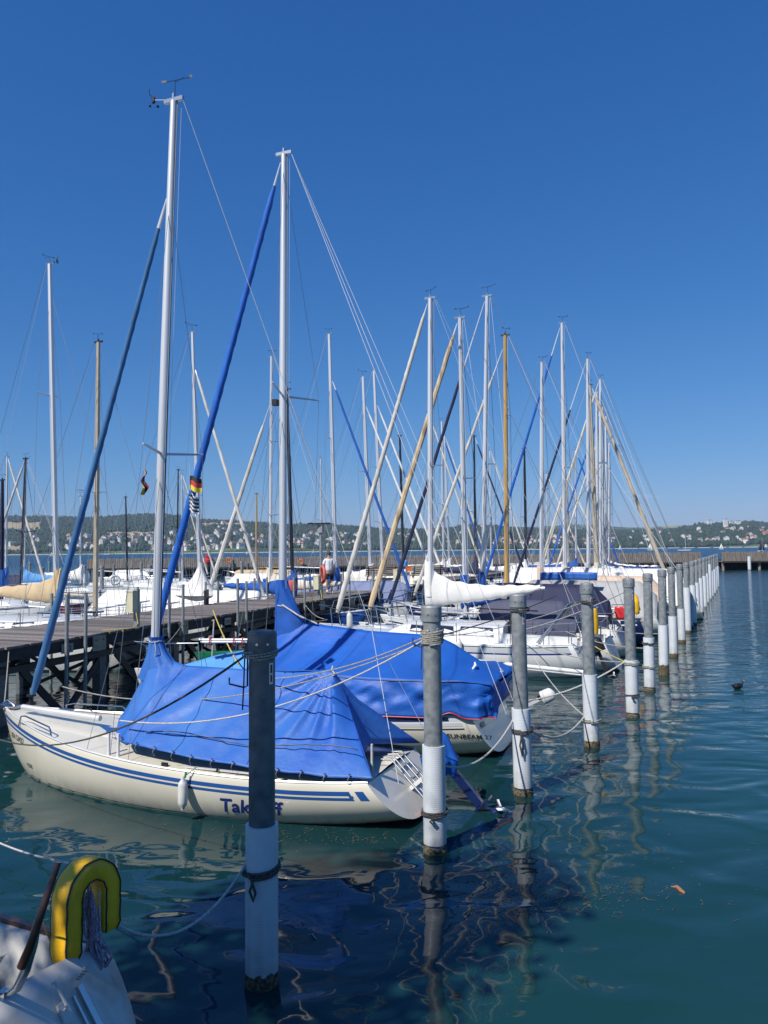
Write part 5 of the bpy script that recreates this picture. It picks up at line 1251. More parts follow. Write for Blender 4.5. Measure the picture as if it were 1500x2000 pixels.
# ================================================================== the jetty
DZ = 1.58
JD = Vector((.37, 1, 0)).normalized(); JP = Vector((-JD.y, JD.x, 0))      # along / across towards the far side
J0 = Vector((-7.48, 15, 0)); JANG = math.atan2(JD.y, JD.x); JW = 3.0
jet = empty('jetty', J0, JANG, 'long planked jetty on steel trestles, running into the distance', 'jetty')
pk = [MB().box((0, JW / 2, -.025), (.142, JW + e, .05)).mesh('plank', M['plank'], smooth=False) for e in (.03, .07, 0, .05)]
n_pl = 0; x = -9.0; rest = MB(); rr_ = random.Random(4)
while x < 92:
    if x > -8.0 and n_pl < 298:
        o = obj_of(pk[rr_.randrange(4)], 'plank', jet, (x, rr_.uniform(-.02, .03), DZ + rr_.uniform(-.007, .005))); o.rotation_euler = (rr_.uniform(-.002, .002), 0, rr_.uniform(-.004, .004)); n_pl += 1
    else: rest.box((x, JW / 2 + rr_.uniform(-.02, .03), DZ - .025 + rr_.uniform(-.006, .006)), (.142, JW + .04, .05))
    x += .156
tag(rest.build('far_plank', M['plank'], jet, False), kind='stuff')
for y_, nm in ((.10, 'edge_beam'), (JW - .1, 'edge_beam')):
    b = MB(); b.box((42, y_, DZ - .17), (101, .14, .24)); b.build(nm, M['beam'], jet, False)
for y_ in (.2, JW - .2):
    b = MB(); b.box((42, y_, 1.08), (101, .10, .13)); b.box((42, y_ - .03, 1.15), (101, .16, .015)); b.build('steel_channel', M['darksteel'], jet, False)
k = 0; x = -8.2
while x < 92:
    for y_ in (.35, JW - .35):
        b = MB(); b.box((x, y_, .2), (.22, .22, 2.6)); b.build('trestle_post', M['galv_dark_and_shaded'], jet, False)
    if x < 45:
        for y_ in (.25, JW - .3):
            b = MB(); b.bar((x - 2.4, y_, 1.02), (x - 1.2, y_, -.15), .05, .16); b.build('brace', M['darksteel'], jet, False)
            b = MB(); b.bar((x - 1.2, y_ + .02, -.15), (x, y_ + .02, 1.02), .05, .16); b.build('brace', M['darksteel'], jet, False)
        b = MB(); b.bar((x, .35, 1.0), (x, JW - .35, .1), .04, .08); b.build('brace', M['darksteel'], jet, False)
        b = MB(); b.bar((x, JW - .35, 1.0), (x, .35, .1), .04, .08); b.build('brace', M['darksteel'], jet, False)
    x += 2.85
# board plates and berth numbers
def jx(px):                                   # distance along the jetty of the near edge seen at px
    Y = 13.03 / (.37 - (px - 750) / 1500); return (Y - 15) / JD.y
for i, px in enumerate((195, 358, 470, 560, 628, 685)):
    b = MB(); b.box((jx(px), -.0, 1.36), (.42, .03, .34)); pl_ = b.build('board_plate', M['board'], jet, False)
    b = MB()
    for dx in (-.12, .12): b.box((jx(px) + dx, -.018, 1.43), (.03, .01, .03))
    b.build('bolt_head', M['black'], pl_, False)
for px, t in ((133, '102'), (325, '103'), (444, '104'), (538, '105')):
    x = jx(px); b = MB(); b.box((x, .0, 1.36), (.34, .02, .2)); pl_ = b.build('number_plate', M['galv'], jet, False)
    me = text_mesh(t, .17, 0, .002); me.materials.clear(); me.materials.append(M['black']); o = obj_of(me, 'lettering', pl_)
    o.matrix_local = Matrix.Translation((x - .14, -.014, 1.30)) @ Matrix.Rotation(R(90), 4, 'X')
def jw(x, y, z): return J0 + JD * x + JP * y + Vector((0, 0, z))
# berth poles along both edges
ORD = ['first', 'second', 'third', 'fourth', 'fifth', 'sixth', 'seventh', 'eighth', 'ninth', 'tenth', 'eleventh', 'twelfth', 'thirteenth', 'fourteenth', 'fifteenth', 'sixteenth']; k_ = 0
for px, top in ((123, 2.52), (160, 2.5), (323, 2.45), (350, 2.55), (457, 2.6), (474, 2.5), (567, 2.5), (588, 2.5), (660, 2.5), (676, 2.5), (722, 2.5), (734, 2.45), (775, 2.5), (788, 2.5)):
    b = MB(); p = jw(jx(px), -.12, 0); b.tube([(0, 0, -.6), (0, 0, top)], .04, 10); o = b.build('berth_pole', M['galv']); o.location = p
    tag(o, ORD[k_] + ' from the left of the thin steel poles along the near jetty edge', 'steel pole', 'thin poles along the near jetty edge'); k_ += 1
k_ = 0
for x in (-2.2, 1.2, 1.9, 4.6, 5.2, 8.1, 9.0, 11.8, 12.6, 15.2, 16.2, 19.5, 20.2, 24, 24.6):
    b = MB(); p = jw(x, JW + .12, 0); b.tube([(0, 0, -.6), (0, 0, 2.35)], .04, 10); o = b.build('berth_pole', M['galv']); o.location = p
    tag(o, ORD[k_] + ' from the left of the thin steel poles along the far jetty edge', 'steel pole', 'thin poles along the far jetty edge'); k_ += 1
# shore power pedestals
def pedestal(x, y, label, face=0):
    p = jw(x, y, DZ); r = empty('power_pedestal', p, JANG + face, label, 'power pedestal')
    b = MB(); b.box((0, 0, .42), (.11, .11, 1.0)); b.build('post', M['galv'], r, False)
    b = MB(); b.box((-.16, .02, .62), (.19, .2, .5)); b.box((-.16, .02, .88), (.21, .22, .03)); b.build('box', M['beige_box'], r, False)
    b = MB(); b.tube([(-.16, -.1, .4), (-.2, -.2, .1), (-.5, -.3, .02), (-.9, -.1, .015), (-1.1, .1, .015)], .012, 6); b.build('cable', M['yellow_rope'], r)
pedestal(jx(277), .15, 'beige power pedestal at the jetty edge, left of the cream boat mast')
pedestal(jx(632), .2, 'beige power pedestal beside the person')
pedestal(jx(782), .2, 'beige power pedestal right of the left bench')
# lamp post
p = jw(jx(641), .32, DZ); r = empty('lamp_post', p, JANG, 'jetty lamp post with flat double arm behind the person', 'lamp post')
b = MB(); b.tube([(0, 0, 0), (0, 0, 2.8)], [.07, .05], 12); b.build('pole', M['galv'], r)
b = MB(); b.bar((-.25, .45, 2.86), (.15, -.35, 2.86), .28, .06); b.build('lamp_head', M['darksteel'], r, False)
b = MB(); b.box((.0, .0, 2.66), (.22, .2, .3)); b.build('control_box', M['galv'], r, False)
# red lifebuoy hung on the post (an open half ring as seen edge on)
r = empty('lifebuoy', jw(jx(637), .16, DZ + .92), R(22), 'faded red lifebuoy hanging on the lamp post beside the person', 'lifebuoy')
b = MB(); pts = [(0, .23 * math.cos(a), .30 * math.sin(a)) for a in [2 * math.pi * q / 28 for q in range(29)]]; b.tube(pts, .06, 10, cap=False); b.build('ring', M['red_soft'], r)
b = MB(); b.tube([(0, .26 * math.cos(a), .35 * math.sin(a)) for a in [2 * math.pi * q / 16 for q in range(17)]], .01, 5); b.build('grab_line', M['rope_white'], r)
# benches
def bench(px, label):
    Y = aty(px, 1140, 1).x; d = 41.5; p = aty(px, 1100, d); r = empty('park_bench', (p.x, p.y, DZ), R(8), label, 'bench')
    for s in (-1, 1):
        b = MB(); b.bar((s * .78, .22, 0), (s * .72, .0, .42), .05, .06); b.bar((s * .78, -.42, 0), (s * .72, -.1, .42), .05, .06); b.bar((s * .72, -.28, .42), (s * .72, .2, .42), .05, .05); b.bar((s * .72, -.26, .42), (s * .72, -.46, .95), .05, .05); b.bar((s * .74, -.3, .62), (s * .74, .15, .62), .05, .04); b.build('leg', M['darksteel'], r, False)
    for j in range(5): b = MB(); b.box((0, -.24 + j * .11, .45), (1.75, .09, .035)); b.build('seat_slat', M['teak'], r, False)
    for j in range(5): b = MB(); b.box((0, -.30 - j * .038, .55 + j * .1), (1.75, .03, .085)); b.build('back_slat', M['teak'], r, False)
bench(744, 'slatted bench on the jetty, left of the planter'); bench(832, 'slatted bench on the jetty, right of the planter')
p = aty(792, 1115, 39); r = empty('side_table', (p.x, p.y, DZ), .1, 'small white table on the jetty between the benches', 'table')
b = MB(); b.box((0, 0, .72), (.75, .5, .04)); b.build('table_top', M['gel_white'], r, False); b = MB(); b.box((0, 0, .36), (.4, .3, .7)); b.build('pedestal', M['gel_white'], r, False); b = MB(); b.box((0, 0, .02), (.7, .45, .04)); b.build('base', M['gel_white'], r, False)
r = empty('plant_pot', (p.x + .15, p.y - .02, DZ + .74), 0, 'square orange box on the small white table', 'box'); b = MB(); b.box((0, 0, .12), (.3, .3, .24)); b.box((0, 0, .25), (.33, .33, .03)); b.build('box', M['orange'], r, False)
r = empty('water_dispenser', (p.x + .0, p.y - .0, DZ + .74), 0, 'clear bottle with blue cap standing behind the orange box', 'bottle'); b = MB(); b.lathe([(.1, .25), (.12, .28), (.12, .5), (.05, .58), (.05, .62)], n=14); b.build('bottle', M['cloth_lblue'], r); b = MB(); b.lathe([(.06, .62), (.06, .68)], n=10); b.build('cap', M['gel_blue'], r)
# red and pale buoys on the palisade
for px, py, m_, kind_, lab in ((406, 1092, 'red', 0, 'red bulb shaped rescue float on the palisade'), (447, 1094, 'orange', 1, 'orange ring lifebuoy hanging on the palisade'), (588, 1097, 'orange', 1, 'small orange buoy behind the second mast')):
    p = aty(px, py, 105.4); r = empty('lifebuoy', p, 0, lab, 'lifebuoy'); b = MB()
    if kind_: b.tube([(.3 * math.cos(a), 0, .3 * math.sin(a)) for a in [2 * math.pi * q / 16 for q in range(17)]], .1, 8, cap=False)
    else: b.lathe([(.05, -.6), (.55, -.45), (.55, -.1), (.3, .1), (.34, .5), (.1, .62)], n=12)
    b.build('float', M[m_], r)
r = empty('lifebuoy', aty(225, 1133, 50), .4, 'white ring lifebuoy on a stern beyond the jetty', 'lifebuoy'); b = MB(); b.tube([(.28 * math.cos(a), 0, .28 * math.sin(a)) for a in [2 * math.pi * q / 20 for q in range(21)]], .06, 8, cap=False); b.build('ring', M['gel_white'], r)
# two dark upright boards leaning at the far jetty edge
p = at(403, 1181, DZ); r = empty('board_stand', p, JANG + .3, 'dark notched board standing on the jetty before the white tarpaulin', 'board')
b = MB(); b.box((-.16, 0, .24), (.1, .06, .5)); b.build('left_board', M['beam'], r, False); b = MB(); b.box((.16, 0, .26), (.1, .06, .52)); b.build('right_board', M['beam'], r, False); b = MB(); b.box((0, 0, .12), (.24, .05, .24)); b.build('middle_board', M['beam'], r, False)
# folded hand cart by the jetty edge, behind the second mast
p = at(574, 1168, DZ); r = empty('hand_cart', p, .3, 'small folded hand cart with pink bag on the jetty', 'hand cart')
b = MB(); b.tube([(-.25, 0, .12), (.15, 0, 1.0), (.28, 0, 1.0)], .02, 6); b.tube([(-.3, .25, .12), (.1, .25, 1.0)], .02, 6); b.tube([(.1, 0, .8), (.1, .25, .8)], .02, 6); b.build('frame', M['steel'], r)
for yy in (-.05, .3): b = MB(); pts = [(-.25 + .12 * math.cos(a), yy, .12 + .12 * math.sin(a)) for a in [2 * math.pi * q / 14 for q in range(15)]]; b.tube(pts, .03, 6, cap=False); b.build('wheel', M['black'], r)
r = empty('bag', p + Vector((-.12, .08, .45)), .2, 'pink bag lying on the folded hand cart', 'bag'); b = MB(); b.lathe([(.02, -.2), (.2, -.16), (.24, 0), (.2, .18), (.08, .24)], n=12); o = b.build('bag_body', M['red_soft'], r)

# ================================================================== piles of the inner basin
for px, yb, yt, ys, w_ in ((57, 1188, 1098, 1127, 5), (82, 1190, 1108, 0, 9), (165, 1176, 1104, 1121, 5), (199, 1178, 1105, 0, 8), (222, 1160, 1102, 1118, 4), (96, 1140, 1097, 0, 4), (160, 1130, 1097, 0, 4), (276, 1150, 1098, 1118, 5),
                       (292, 1150, 1104, 0, 8), (352, 1160, 1100, 0, 7), (415, 1150, 1096, 0, 8), (455, 1145, 1093, 1000, 5), (473, 1155, 1096, 1133, 6), (484, 1142, 1100, 1000, 5), (742, 1122, 1083, 1104, 4), (762, 1122, 1084, 1104, 4)):
    p = at(px, yb); zt = aty(px, yt, p.y).z
    pile(p.x, p.y, zt, aty(px, ys, p.y).z if 0 < ys and ys > 1001 else 0, r_=w_ / 2 * p.y / 1500, dark=(ys == 1000), sleeve=ys > 1001, label=('dark steel' if ys == 1000 else 'white sleeved' if ys else 'bare grey') + ' pile in the basin beyond the jetty, ' + {57: 'leftmost', 82: 'thick, near the left edge', 165: 'left of the beige mast', 199: 'thick, right of the beige mast', 222: 'second right of the beige mast', 96: 'behind the tan sail cover', 160: 'far, left of the beige mast', 276: 'left of the near mast', 292: 'behind the near mast', 352: 'right of the near mast', 415: 'before the red float', 455: 'left of the tan cover', 473: 'before the tan cover', 484: 'right of the tan cover', 742: 'behind the left bench', 762: 'between bench and wooden planter'}[px],
         group='piles in the inner basin' + (', dark' if ys == 1000 else ', sleeved' if ys else ', bare'), stk=False, n=12)
ORD0 = ['first', 'second', 'third', 'fourth', 'fifth']
for i, px in enumerate((1290, 1298, 1306, 1315, 1322)):           # short row before the palisade on the right
    p = at(px - 40, 1107 + i % 2); pile(p.x, p.y, 2.5, 1.2, r_=.17, label=ORD0[i] + ' pile from the left of the short row before the palisade', group='short row of piles before the palisade', stk=False, n=8)
for i, px in enumerate((1296, 1325, 1365 + 0)):
    if i < 2: p = at(px, 1108 + i); pile(p.x, p.y, 2.0, 1.9, r_=.17, label=('left', 'right')[i] + ' one of two white sleeved piles close to the palisade end', group='white piles at the palisade end', stk=False, n=8)
p = at(1464, 1114); pile(p.x, p.y, 2.0, 1.95, r_=.18, label='single white pile before the palisade right of the entrance', group='white piles at the palisade end', stk=False, n=8)

# ================================================================== person on the jetty
def skin_mesh(name, pts, edges, radii, m, parent, sub=1, root=0):
    me = bpy.data.meshes.new(name); me.from_pydata(pts, edges, []); o = bpy.data.objects.new(name, me); col.objects.link(o); o.parent = parent
    md = o.modifiers.new('skin', 'SKIN'); sv = me.skin_vertices[0].data
    for i, r_ in enumerate(radii): sv[i].radius = (r_, r_) if not isinstance(r_, tuple) else r_
    sv[root].use_root = True
    s = o.modifiers.new('sub', 'SUBSURF'); s.levels = s.render_levels = sub
    md.use_smooth_shade = True
    bpy.context.view_layer.update(); dg = bpy.context.evaluated_depsgraph_get(); m2 = bpy.data.meshes.new_from_object(o.evaluated_get(dg)); o.modifiers.clear(); o.data = m2; m2.materials.clear(); m2.materials.append(m); return o
pp = at(643, 1159, DZ); per = empty('person', (pp.x, pp.y, DZ), R(10), 'person in white T-shirt and black shorts walking away on the jetty', 'person')
# x right, y away from the viewer (facing), z up
body_p = [(0, 0, .93), (0, .0, 1.12), (0, -.01, 1.32), (0, 0, 1.46), (0, .015, 1.55), (0, .03, 1.62), (0, .035, 1.70),
          (.10, 0, .88), (.115, .04, .50), (.11, -.02, .09), (.115, .12, .03),
          (-.10, 0, .88), (-.11, -.10, .50), (-.10, -.22, .13), (-.105, -.10, .05),
          (.18, -.01, 1.41), (.25, -.03, 1.13), (.24, .08, .88), (.235, .11, .80),
          (-.18, -.01, 1.41), (-.25, -.02, 1.14), (-.26, .03, .89), (-.255, .05, .80)]
body_e = [(0, 1), (1, 2), (2, 3), (3, 4), (4, 5), (5, 6), (0, 7), (7, 8), (8, 9), (9, 10), (0, 11), (11, 12), (12, 13), (13, 14), (3, 15), (15, 16), (16, 17), (17, 18), (3, 19), (19, 20), (20, 21), (21, 22)]
body_r = [(.14, .105), (.13, .095), (.155, .11), (.1, .08), .055, (.075, .09), (.07, .088), .088, .058, .036, .034, .088, .058, .036, .034, .055, .042, .031, .03, .055, .042, .031, .03]
skin_mesh('body', body_p, body_e, body_r, M['skin'], per, 2)
skin_mesh('t_shirt', [(0, 0, .90), (0, 0, 1.12), (0, -.01, 1.32), (0, 0, 1.45), (.19, -.01, 1.40), (.245, -.03, 1.20), (-.19, -.01, 1.40), (-.245, -.02, 1.20)], [(0, 1), (1, 2), (2, 3), (3, 4), (4, 5), (3, 6), (6, 7)], [(.185, .14), (.175, .13), (.185, .135), (.10, .095), .075, .065, .075, .065], M['tshirt'], per, 2)
skin_mesh('shorts', [(0, 0, .93), (.10, 0, .82), (.115, .03, .55), (-.10, 0, .82), (-.11, -.08, .55)], [(0, 1), (1, 2), (0, 3), (3, 4)], [(.165, .125), .112, .095, .112, .095], M['shorts'], per, 2)
b = MB(); b.lathe([(.0, -.06), (.07, -.055), (.088, 0), (.082, .06), (.05, .095), (0, .105)], (0, .015, 1.695), 16); b.build('hair', M['hair'], per)
for s, xx, yy, zz in ((1, .235, .12, .77), (-1, -.255, .06, .77)):
    for f in range(4):
        b = MB(); b.tube([(xx, yy + .018 * (f - 1.5), zz + .03), (xx - s * .01, yy + .02 * (f - 1.5), zz - .03), (xx - s * .03, yy + .018 * (f - 1.5), zz - (.075 + .008 * (f in (1, 2))))], [.012, .01, .007], 6); b.build('finger', M['skin'], per)
    b = MB(); b.tube([(xx - s * .01, yy + .03, zz + .03), (xx - s * .03, yy + .055, zz), (xx - s * .035, yy + .055, zz - .035)], [.014, .011, .008], 6); b.build('thumb', M['skin'], per)
for (xx, yy, zz, t) in ((.115, .06, .0, 0), (-.105, -.17, .035, .5)):
    b = MB(); b.loft([[Vector((xx + w_ * math.cos(a), yy + y_ + 0 * a, zz + h_ * (1 + math.sin(a)) + t * max(0, -y_) * .6)) for a in [2 * math.pi * q / 12 for q in range(12)]] for y_, w_, h_ in ((-.12, .03, .03), (-.09, .045, .05), (0, .045, .045), (.1, .05, .03), (.15, .03, .02))], cap=True); b.build('shoe', M['sticker'], per)

# ================================================================== things between jetty and bows
r = empty('canoe', (-4.35, 19.3, 0), R(20), 'green canoe lying low beneath the jetty edge', 'canoe')
hc = Hull(4.6, .9, .42, .36, .5, bs=.15, um=.5, kz=-.12, rake=-.2, kp=4); hc.mesh('hull', M['gel_green'], r, 20, 8); hc.deck('deck', M['gel_green'], r)
r.location = jw(5.4, -1.0, .45)
p = aty(440, 1253, 15.0); r = empty('pole_bundle', p, AA + R(8), 'bundle of folded aluminium poles with red straps above the near tarpaulin', 'pole bundle')
for i in range(4): b = MB(); b.tube([(.55 - .05 * i, .03 * math.sin(i * 2), .03 * math.cos(i * 2)), (-.5, .04 * math.sin(i * 2 + 1), .03 * math.cos(i * 2) + .02)], .022, 8); b.build('pole', M['alu'], r)
for x in (-.2, -.38, .3): b = MB(); b.tube([(x, .08 * math.cos(a), .08 * math.sin(a)) for a in [2 * math.pi * q / 12 for q in range(13)]], .014, 5); b.build('strap', M['red'], r)
p0 = jw(jx(420), -.1, 0)
b = MB(); b.tube([aty(412, 1322, 16), aty(418, 1210, 16), aty(414, 1212, 16)], .014, 6); tag(b.build('line_post', M['rope_white']), 'white line hanging from the yellow rope near the jetty', 'rope')

# ================================================================== mooring lines
rope_line(to_world(S1, AA, (7.15, .12, .9)), jw(jx(20), 0, 1.5), .05, .011, 'rope', 'line from the cream boat bow to the jetty at left')
rope_line(at(0, 1440, .9) + Vector((-.1, 0, 0)), Vector((PP[0][0] - .1, PP[0][1] - .02, 2.58)), .35, .010, 'rope_dark', 'dark line from the nearest pile top across the near tarpaulin')
A_ = Vector((PP[1][0] - .09, PP[1][1] - .05, 2.38))
rope_line(to_world(S1, AA, (4.1, .98, 1.12)), A_, .34, .011, 'rope_white', 'pale line from the second pile to the cream boat shroud')
rope_line(to_world(S1, AA, (6.4, -.3, 1.25)), A_ - Vector((0, 0, .03)), .42, .009, 'rope', 'thin line from the second pile towards the cream boat bow')
rope_line(aty(505, 1326, 10.7), A_ + Vector((0, 0, .03)), .12, .009, 'rope', 'brown line from the second pile over the royal blue cover')
rope_line(A_, Vector((PP[2][0], PP[2][1], 2.5)) + Vector((1.0, 2.2, .1)), .05, .008, 'rope_dark', 'thin dark line from the second pile top to the right')
rope_line(to_world(S1, AA, (.55, .8, .64)), to_world(S2, AA, (.4, .95, .78)), .25, .008, 'rope', 'line between the sterns of the cream boat and the second boat') if False else None
rope_line(Vector((PP[1][0] + .12, PP[1][1], .95)), Vector((PP[2][0] - .12, PP[2][1], 1.02)), .22, .012, 'rope_white', 'grey rope between second and third piles')
rope_line(to_world(S2, AA, (.1, .9, .78)), Vector((PP[2][0] - .12, PP[2][1] - .05, .98)), .28, .013, 'rope_dark', 'dark sagging stern rope from the second boat to the third pile')
rope_line(Vector((PP[2][0] + .12, PP[2][1], .86)), Vector((PP[3][0] - .12, PP[3][1], .5)), .2, .014, 'rope_white', 'white rope low over the water between third and fourth piles')
rope_line(Vector((PP[3][0] + .1, PP[3][1] - .1, .95)) - Vector((2.6, -1.0, .25)), Vector((PP[4][0] - .1, PP[4][1], 1.12)), .4, .016, 'rope_white', 'thick white rope rising to the fifth pile')
rope_line(to_world(S3, AA, (.2, .6, 1.0)), Vector((PP[4][0], PP[4][1], 1.05)), .05, .012, 'yellow_rope', 'yellow rope from the white cruiser stern to the fifth pile')
rope_line(to_world(S3, AA, (4.9, 1.3, 1.0)), Vector((PP[3][0] - .1, PP[3][1], 2.45)), .2, .011, 'rope', 'brown line from the white cruiser to the fourth pile top')
rope_line(to_world(S3, AA, (2.0, 1.3, 1.2)), Vector((PP[4][0] - .1, PP[4][1], 2.5)), .1, .011, 'rope_white', 'pale line from the white cruiser up to the fifth pile')
rope_line(to_world(S3, AA, (1.4, 1.4, .62)), Vector((PP[3][0], PP[3][1], .42)), .15, .012, 'rope_white', 'pale low line by the white cruiser side')
rope_line(jw(jx(410), -.1, 1.75), to_world(S2, AA, (5.0, 1.1, 1.35)), .08, .014, 'yellow_rope', 'yellow rope from the jetty to the second boat')
rope_line(aty(560, 1188, 19), to_world(S3, AA, (7.9, .2, 1.3)), .15, .013, 'yellow_rope', 'yellow rope above the royal blue cover towards the white cruiser bow')
rope_line(to_world(S2, AA, (7.9, .2, 1.2)), jw(jx(350), -.1, 1.5), .15, .011, 'rope', 'bow line from the second boat to the jetty')
rope_line(to_world(S3, AA, (8.1, 0, 1.3)), jw(jx(590), -.1, 1.5), .1, .013, 'rope', 'bow line from the white cruiser to the jetty')
for i in range(4, 10):
    a = PP[i]; c = PP[i + 1]; rope_line((a[0] + .1, a[1], 1.1 - .1 * (i % 2)), (a[0] - 1.6, a[1] + 1.6, 1.25), .12, .013, 'rope', ('brown', 'grey', 'pale', 'thin', 'slack', 'short')[i - 4] + ' rope from pile %s of the long row to its boat' % ('five', 'six', 'seven', 'eight', 'nine', 'ten')[i - 4])

# ================================================================== foreground boat stern (bottom left)
SA = at(182, 1848, .78); PA = at(-40, 2003, .78)       # starboard and port corners of the transom top
hd = Vector((-(PA - SA).y, (PA - SA).x, 0)).normalized() * -1        # heading: away from the viewer, leftwards
if hd.x > 0: hd = -hd
ang4 = math.atan2(hd.y, hd.x)
width = 1.75; pv = Vector((-hd.y, hd.x, 0))                 # port side direction
S4 = SA + pv * (width / 2) ; S4.z = 0; S4 = S4 - hd * .10
r4 = empty('dinghy', (S4.x, S4.y, 0), ang4, 'weathered white open keelboat, stern corner with tiller at bottom left', 'sailing boat')
# hull rings (x fwd, y port, z up)
def g4(u, v):     # v 0 sheer .. 1 keel, side handled outside
    x = u * 6.0; hb = (width / 2) * (1 + .25 * math.sin(min(1, u * 1.6) * math.pi / 2)) * (1 if u < .6 else max(.03, 1 - ((u - .6) / .4) ** 2)); a = v * math.pi / 2
    z = .78 + .04 * u - (.78 + .3 * math.sin(u * 3.1)) * math.sin(a) ** 1.1 ; y = hb * math.cos(a) ** .7
    if u < .12: x += -.62 * (1 - z / .80) * (1 - u / .12) 
    return x, y, z
b = MB()
for s in (1, -1):
    rg = [[Vector((g4(i / 24, j / 12)[0], s * g4(i / 24, j / 12)[1], g4(i / 24, j / 12)[2])) for j in range(13)] for i in range(25)]
    if s < 0: rg = [list(reversed(q)) for q in rg]
    b.loft(rg, closed=False)
o = b.build('hull', M['gel_white'], r4, ang=50)
M['gel_worn'] = mat('weathered_stained_white_gelcoat', (.62, .6, .55), .45, c2=(.36, .32, .26), scale=3.5, thr=(.28, .5), detail=9, bump=.1, bscale=20)
o.data.materials[0] = M['gel_worn']
# transom, slightly curved
b = MB(); rows = []
for j in range(13):
    x, y, z = g4(0, j / 12); rows.append([Vector((x - .05 * (1 - (k / 8) ** 2), y * k / 8, z + .20 * (1 - (k / 8) ** 2) * max(0, 1 - j / 9))) for k in range(-8, 9)])
b.loft(rows, closed=False); fix_normals(b.build('transom', M['gel_worn'], r4, thick=.02))
# side deck / coaming, gunwale timber, cockpit
b = MB()
for s in (1, -1):
    rg = []
    for i in range(21):
        u = i / 20 * .8; x, y, z = g4(u, 0); x = max(x, 0.0); rg.append([Vector((x, s * y, z + .0)), Vector((x, s * (y - .09), z + .03)), Vector((x, s * (y - .13), z + .02)), Vector((x, s * (y - .17), z - .28)), Vector((x, s * (y - .2), z - .62))])
    b.loft(rg, closed=False)
b.box((2.2, 0, .13), (4.6, 1.5, .03)); b.box((.03, 0, .45), (.05, width * .86, .62)); b.build('cockpit_liner', M['gel_worn'], r4, thick=0)
for s in (-1, 1):
    b = MB(); rg = []
    for i in range(16):
        u = .07 + i / 15 * .7; x, y, z = g4(u, 0); rg.append([Vector((x, s * (y - .02), z + .01)), Vector((x, s * (y - .02), z + .055)), Vector((x, s * (y - .085), z + .06)), Vector((x, s * (y - .085), z + .02))])
    b.loft(rg, cap=True); b.build('gunwale', M['wood_dark'], r4, False)
b = MB(); b.box((.98, 0, .50), (.34, 1.52, .05)); b.build('thwart', M['teak'], r4, False)
b = MB(); b.box((.81, 0, .42), (.04, 1.52, .14)); b.build('thwart_front', M['teak'], r4, False)
b = MB(); b.box((1.5, 0, .50), (.4, 1.52, .05)); b.build('thwart', M['teak'], r4, False)
def l4(px, py, y): # spot on the local plane at port offset y (metres)
    d = fwv + RT * ((px - 750) / 1500) - UP * ((py - 1000) / 1500); n_ = pv; t = ((S4 + pv * y) - Vector((0, 0, EYE))).dot(n_) / d.dot(n_); P = Vector((0, 0, EYE)) + d * t; return to_local((S4.x, S4.y), ang4, P)
# tiller
t0 = l4(114, 1684, -.15); t1 = l4(58, 1850, .02); t2 = l4(42, 1888, .02); t3 = l4(28, 1925, .02); t4 = l4(8, 1945, .02)
b = MB(); b.tube([t0, t0.lerp(t1, .5), t1, t2], [.017, .021, .024, .026], 12); b.build('tiller', M['wood_dark'], r4)
b = MB(); b.tube([t0.lerp(t1, .8) + Vector((0, -.02, 0)), t1 + Vector((0, -.025, -.0)), t2 + Vector((0, -.03, -.03)), t3 + Vector((0, -.02, -.02)), t4], [.012, .024, .028, .026, .02], 10, sx=1.0); b.box(t4 + Vector((0, 0, -.10)), (.05, .05, .26)); b.tube([t4 + Vector((.0, .05, .0)), t4 + Vector((-.03, .09, .1))], .009, 6); b.build('tiller_head', M['steel'], r4)
for a, e, m_ in ((l4(105, 1800, -.62), l4(104, 1885, -.7), 'rope_white'), (l4(80, 1795, -.3), l4(112, 1870, -.72), 'wire'), (l4(92, 1762, -.5), l4(122, 1736, -.78), 'steel')):
    b = MB(); b.tube([a, e], .006, 6); tag(b.build('control_line', M[m_], r4))
# stern rail: short pushpit holding the buoy
b = MB(); c0 = Vector((.08, -width / 2 + .08, .80)); q0 = l4(115, 1720, -width / 2 + .1); q1 = l4(163, 1680, -width / 2 + .05)
b.tube([c0, Vector((c0.x, c0.y, 1.2)), Vector((c0.x + .16, c0.y - .04, 1.24)), Vector((c0.x + .2, c0.y - .04, .84))], .008, 8); b.build('pushpit', M['steel'], r4)
b = MB(); b.tube([l4(163, 1712, -width / 2), l4(163, 1676, -width / 2)], .018, 8); b.build('rail_socket', M['galv'], r4)
# transom fittings
def tr(k, zz): # point on transom: k across (-1 starboard..1 port), zz height
    zb_ = zz - .2 * (1 - k * k) * max(0, min(1, (zz - .15) / .8)); x = -.62 * (1 - zb_ / .80) - .05 * (1 - k * k) - .022; return Vector((x - .012, k * width / 2, zz))
tn = Vector((-.79, 0, .61))
b = MB(); b.bar(tr(-.50, .80), tr(-.56, .1), .04, .03, up=tn); b.build('transom_channel', M['steel'], r4, False)
b = MB(); b.bar(tr(-.42, .78), tr(-.48, .1), .014, .016, up=tn); b.build('transom_bar', M['steel'], r4, False)
b = MB(); b.tube([tr(-.28, .90) + tn * .01, tr(-.28, .90) + tn * .035, tr(-.30, .76) + tn * .035, tr(-.30, .76) + tn * .01], .009, 6); b.bar(tr(-.3, .80), tr(-.31, .70), .07, .02, up=tn); b.build('transom_bracket', M['gel_worn'], r4, False)
b = MB()
for i in range(4): b.tube([tr(-.60 + i * .03, .85 - i * .01) + tn * .02, tr(-.59 + i * .03, .82) + tn * .03, tr(-.57 + i * .03, .835) + tn * .02], .005, 5)
b.build('wire_clip', M['rope'], r4)
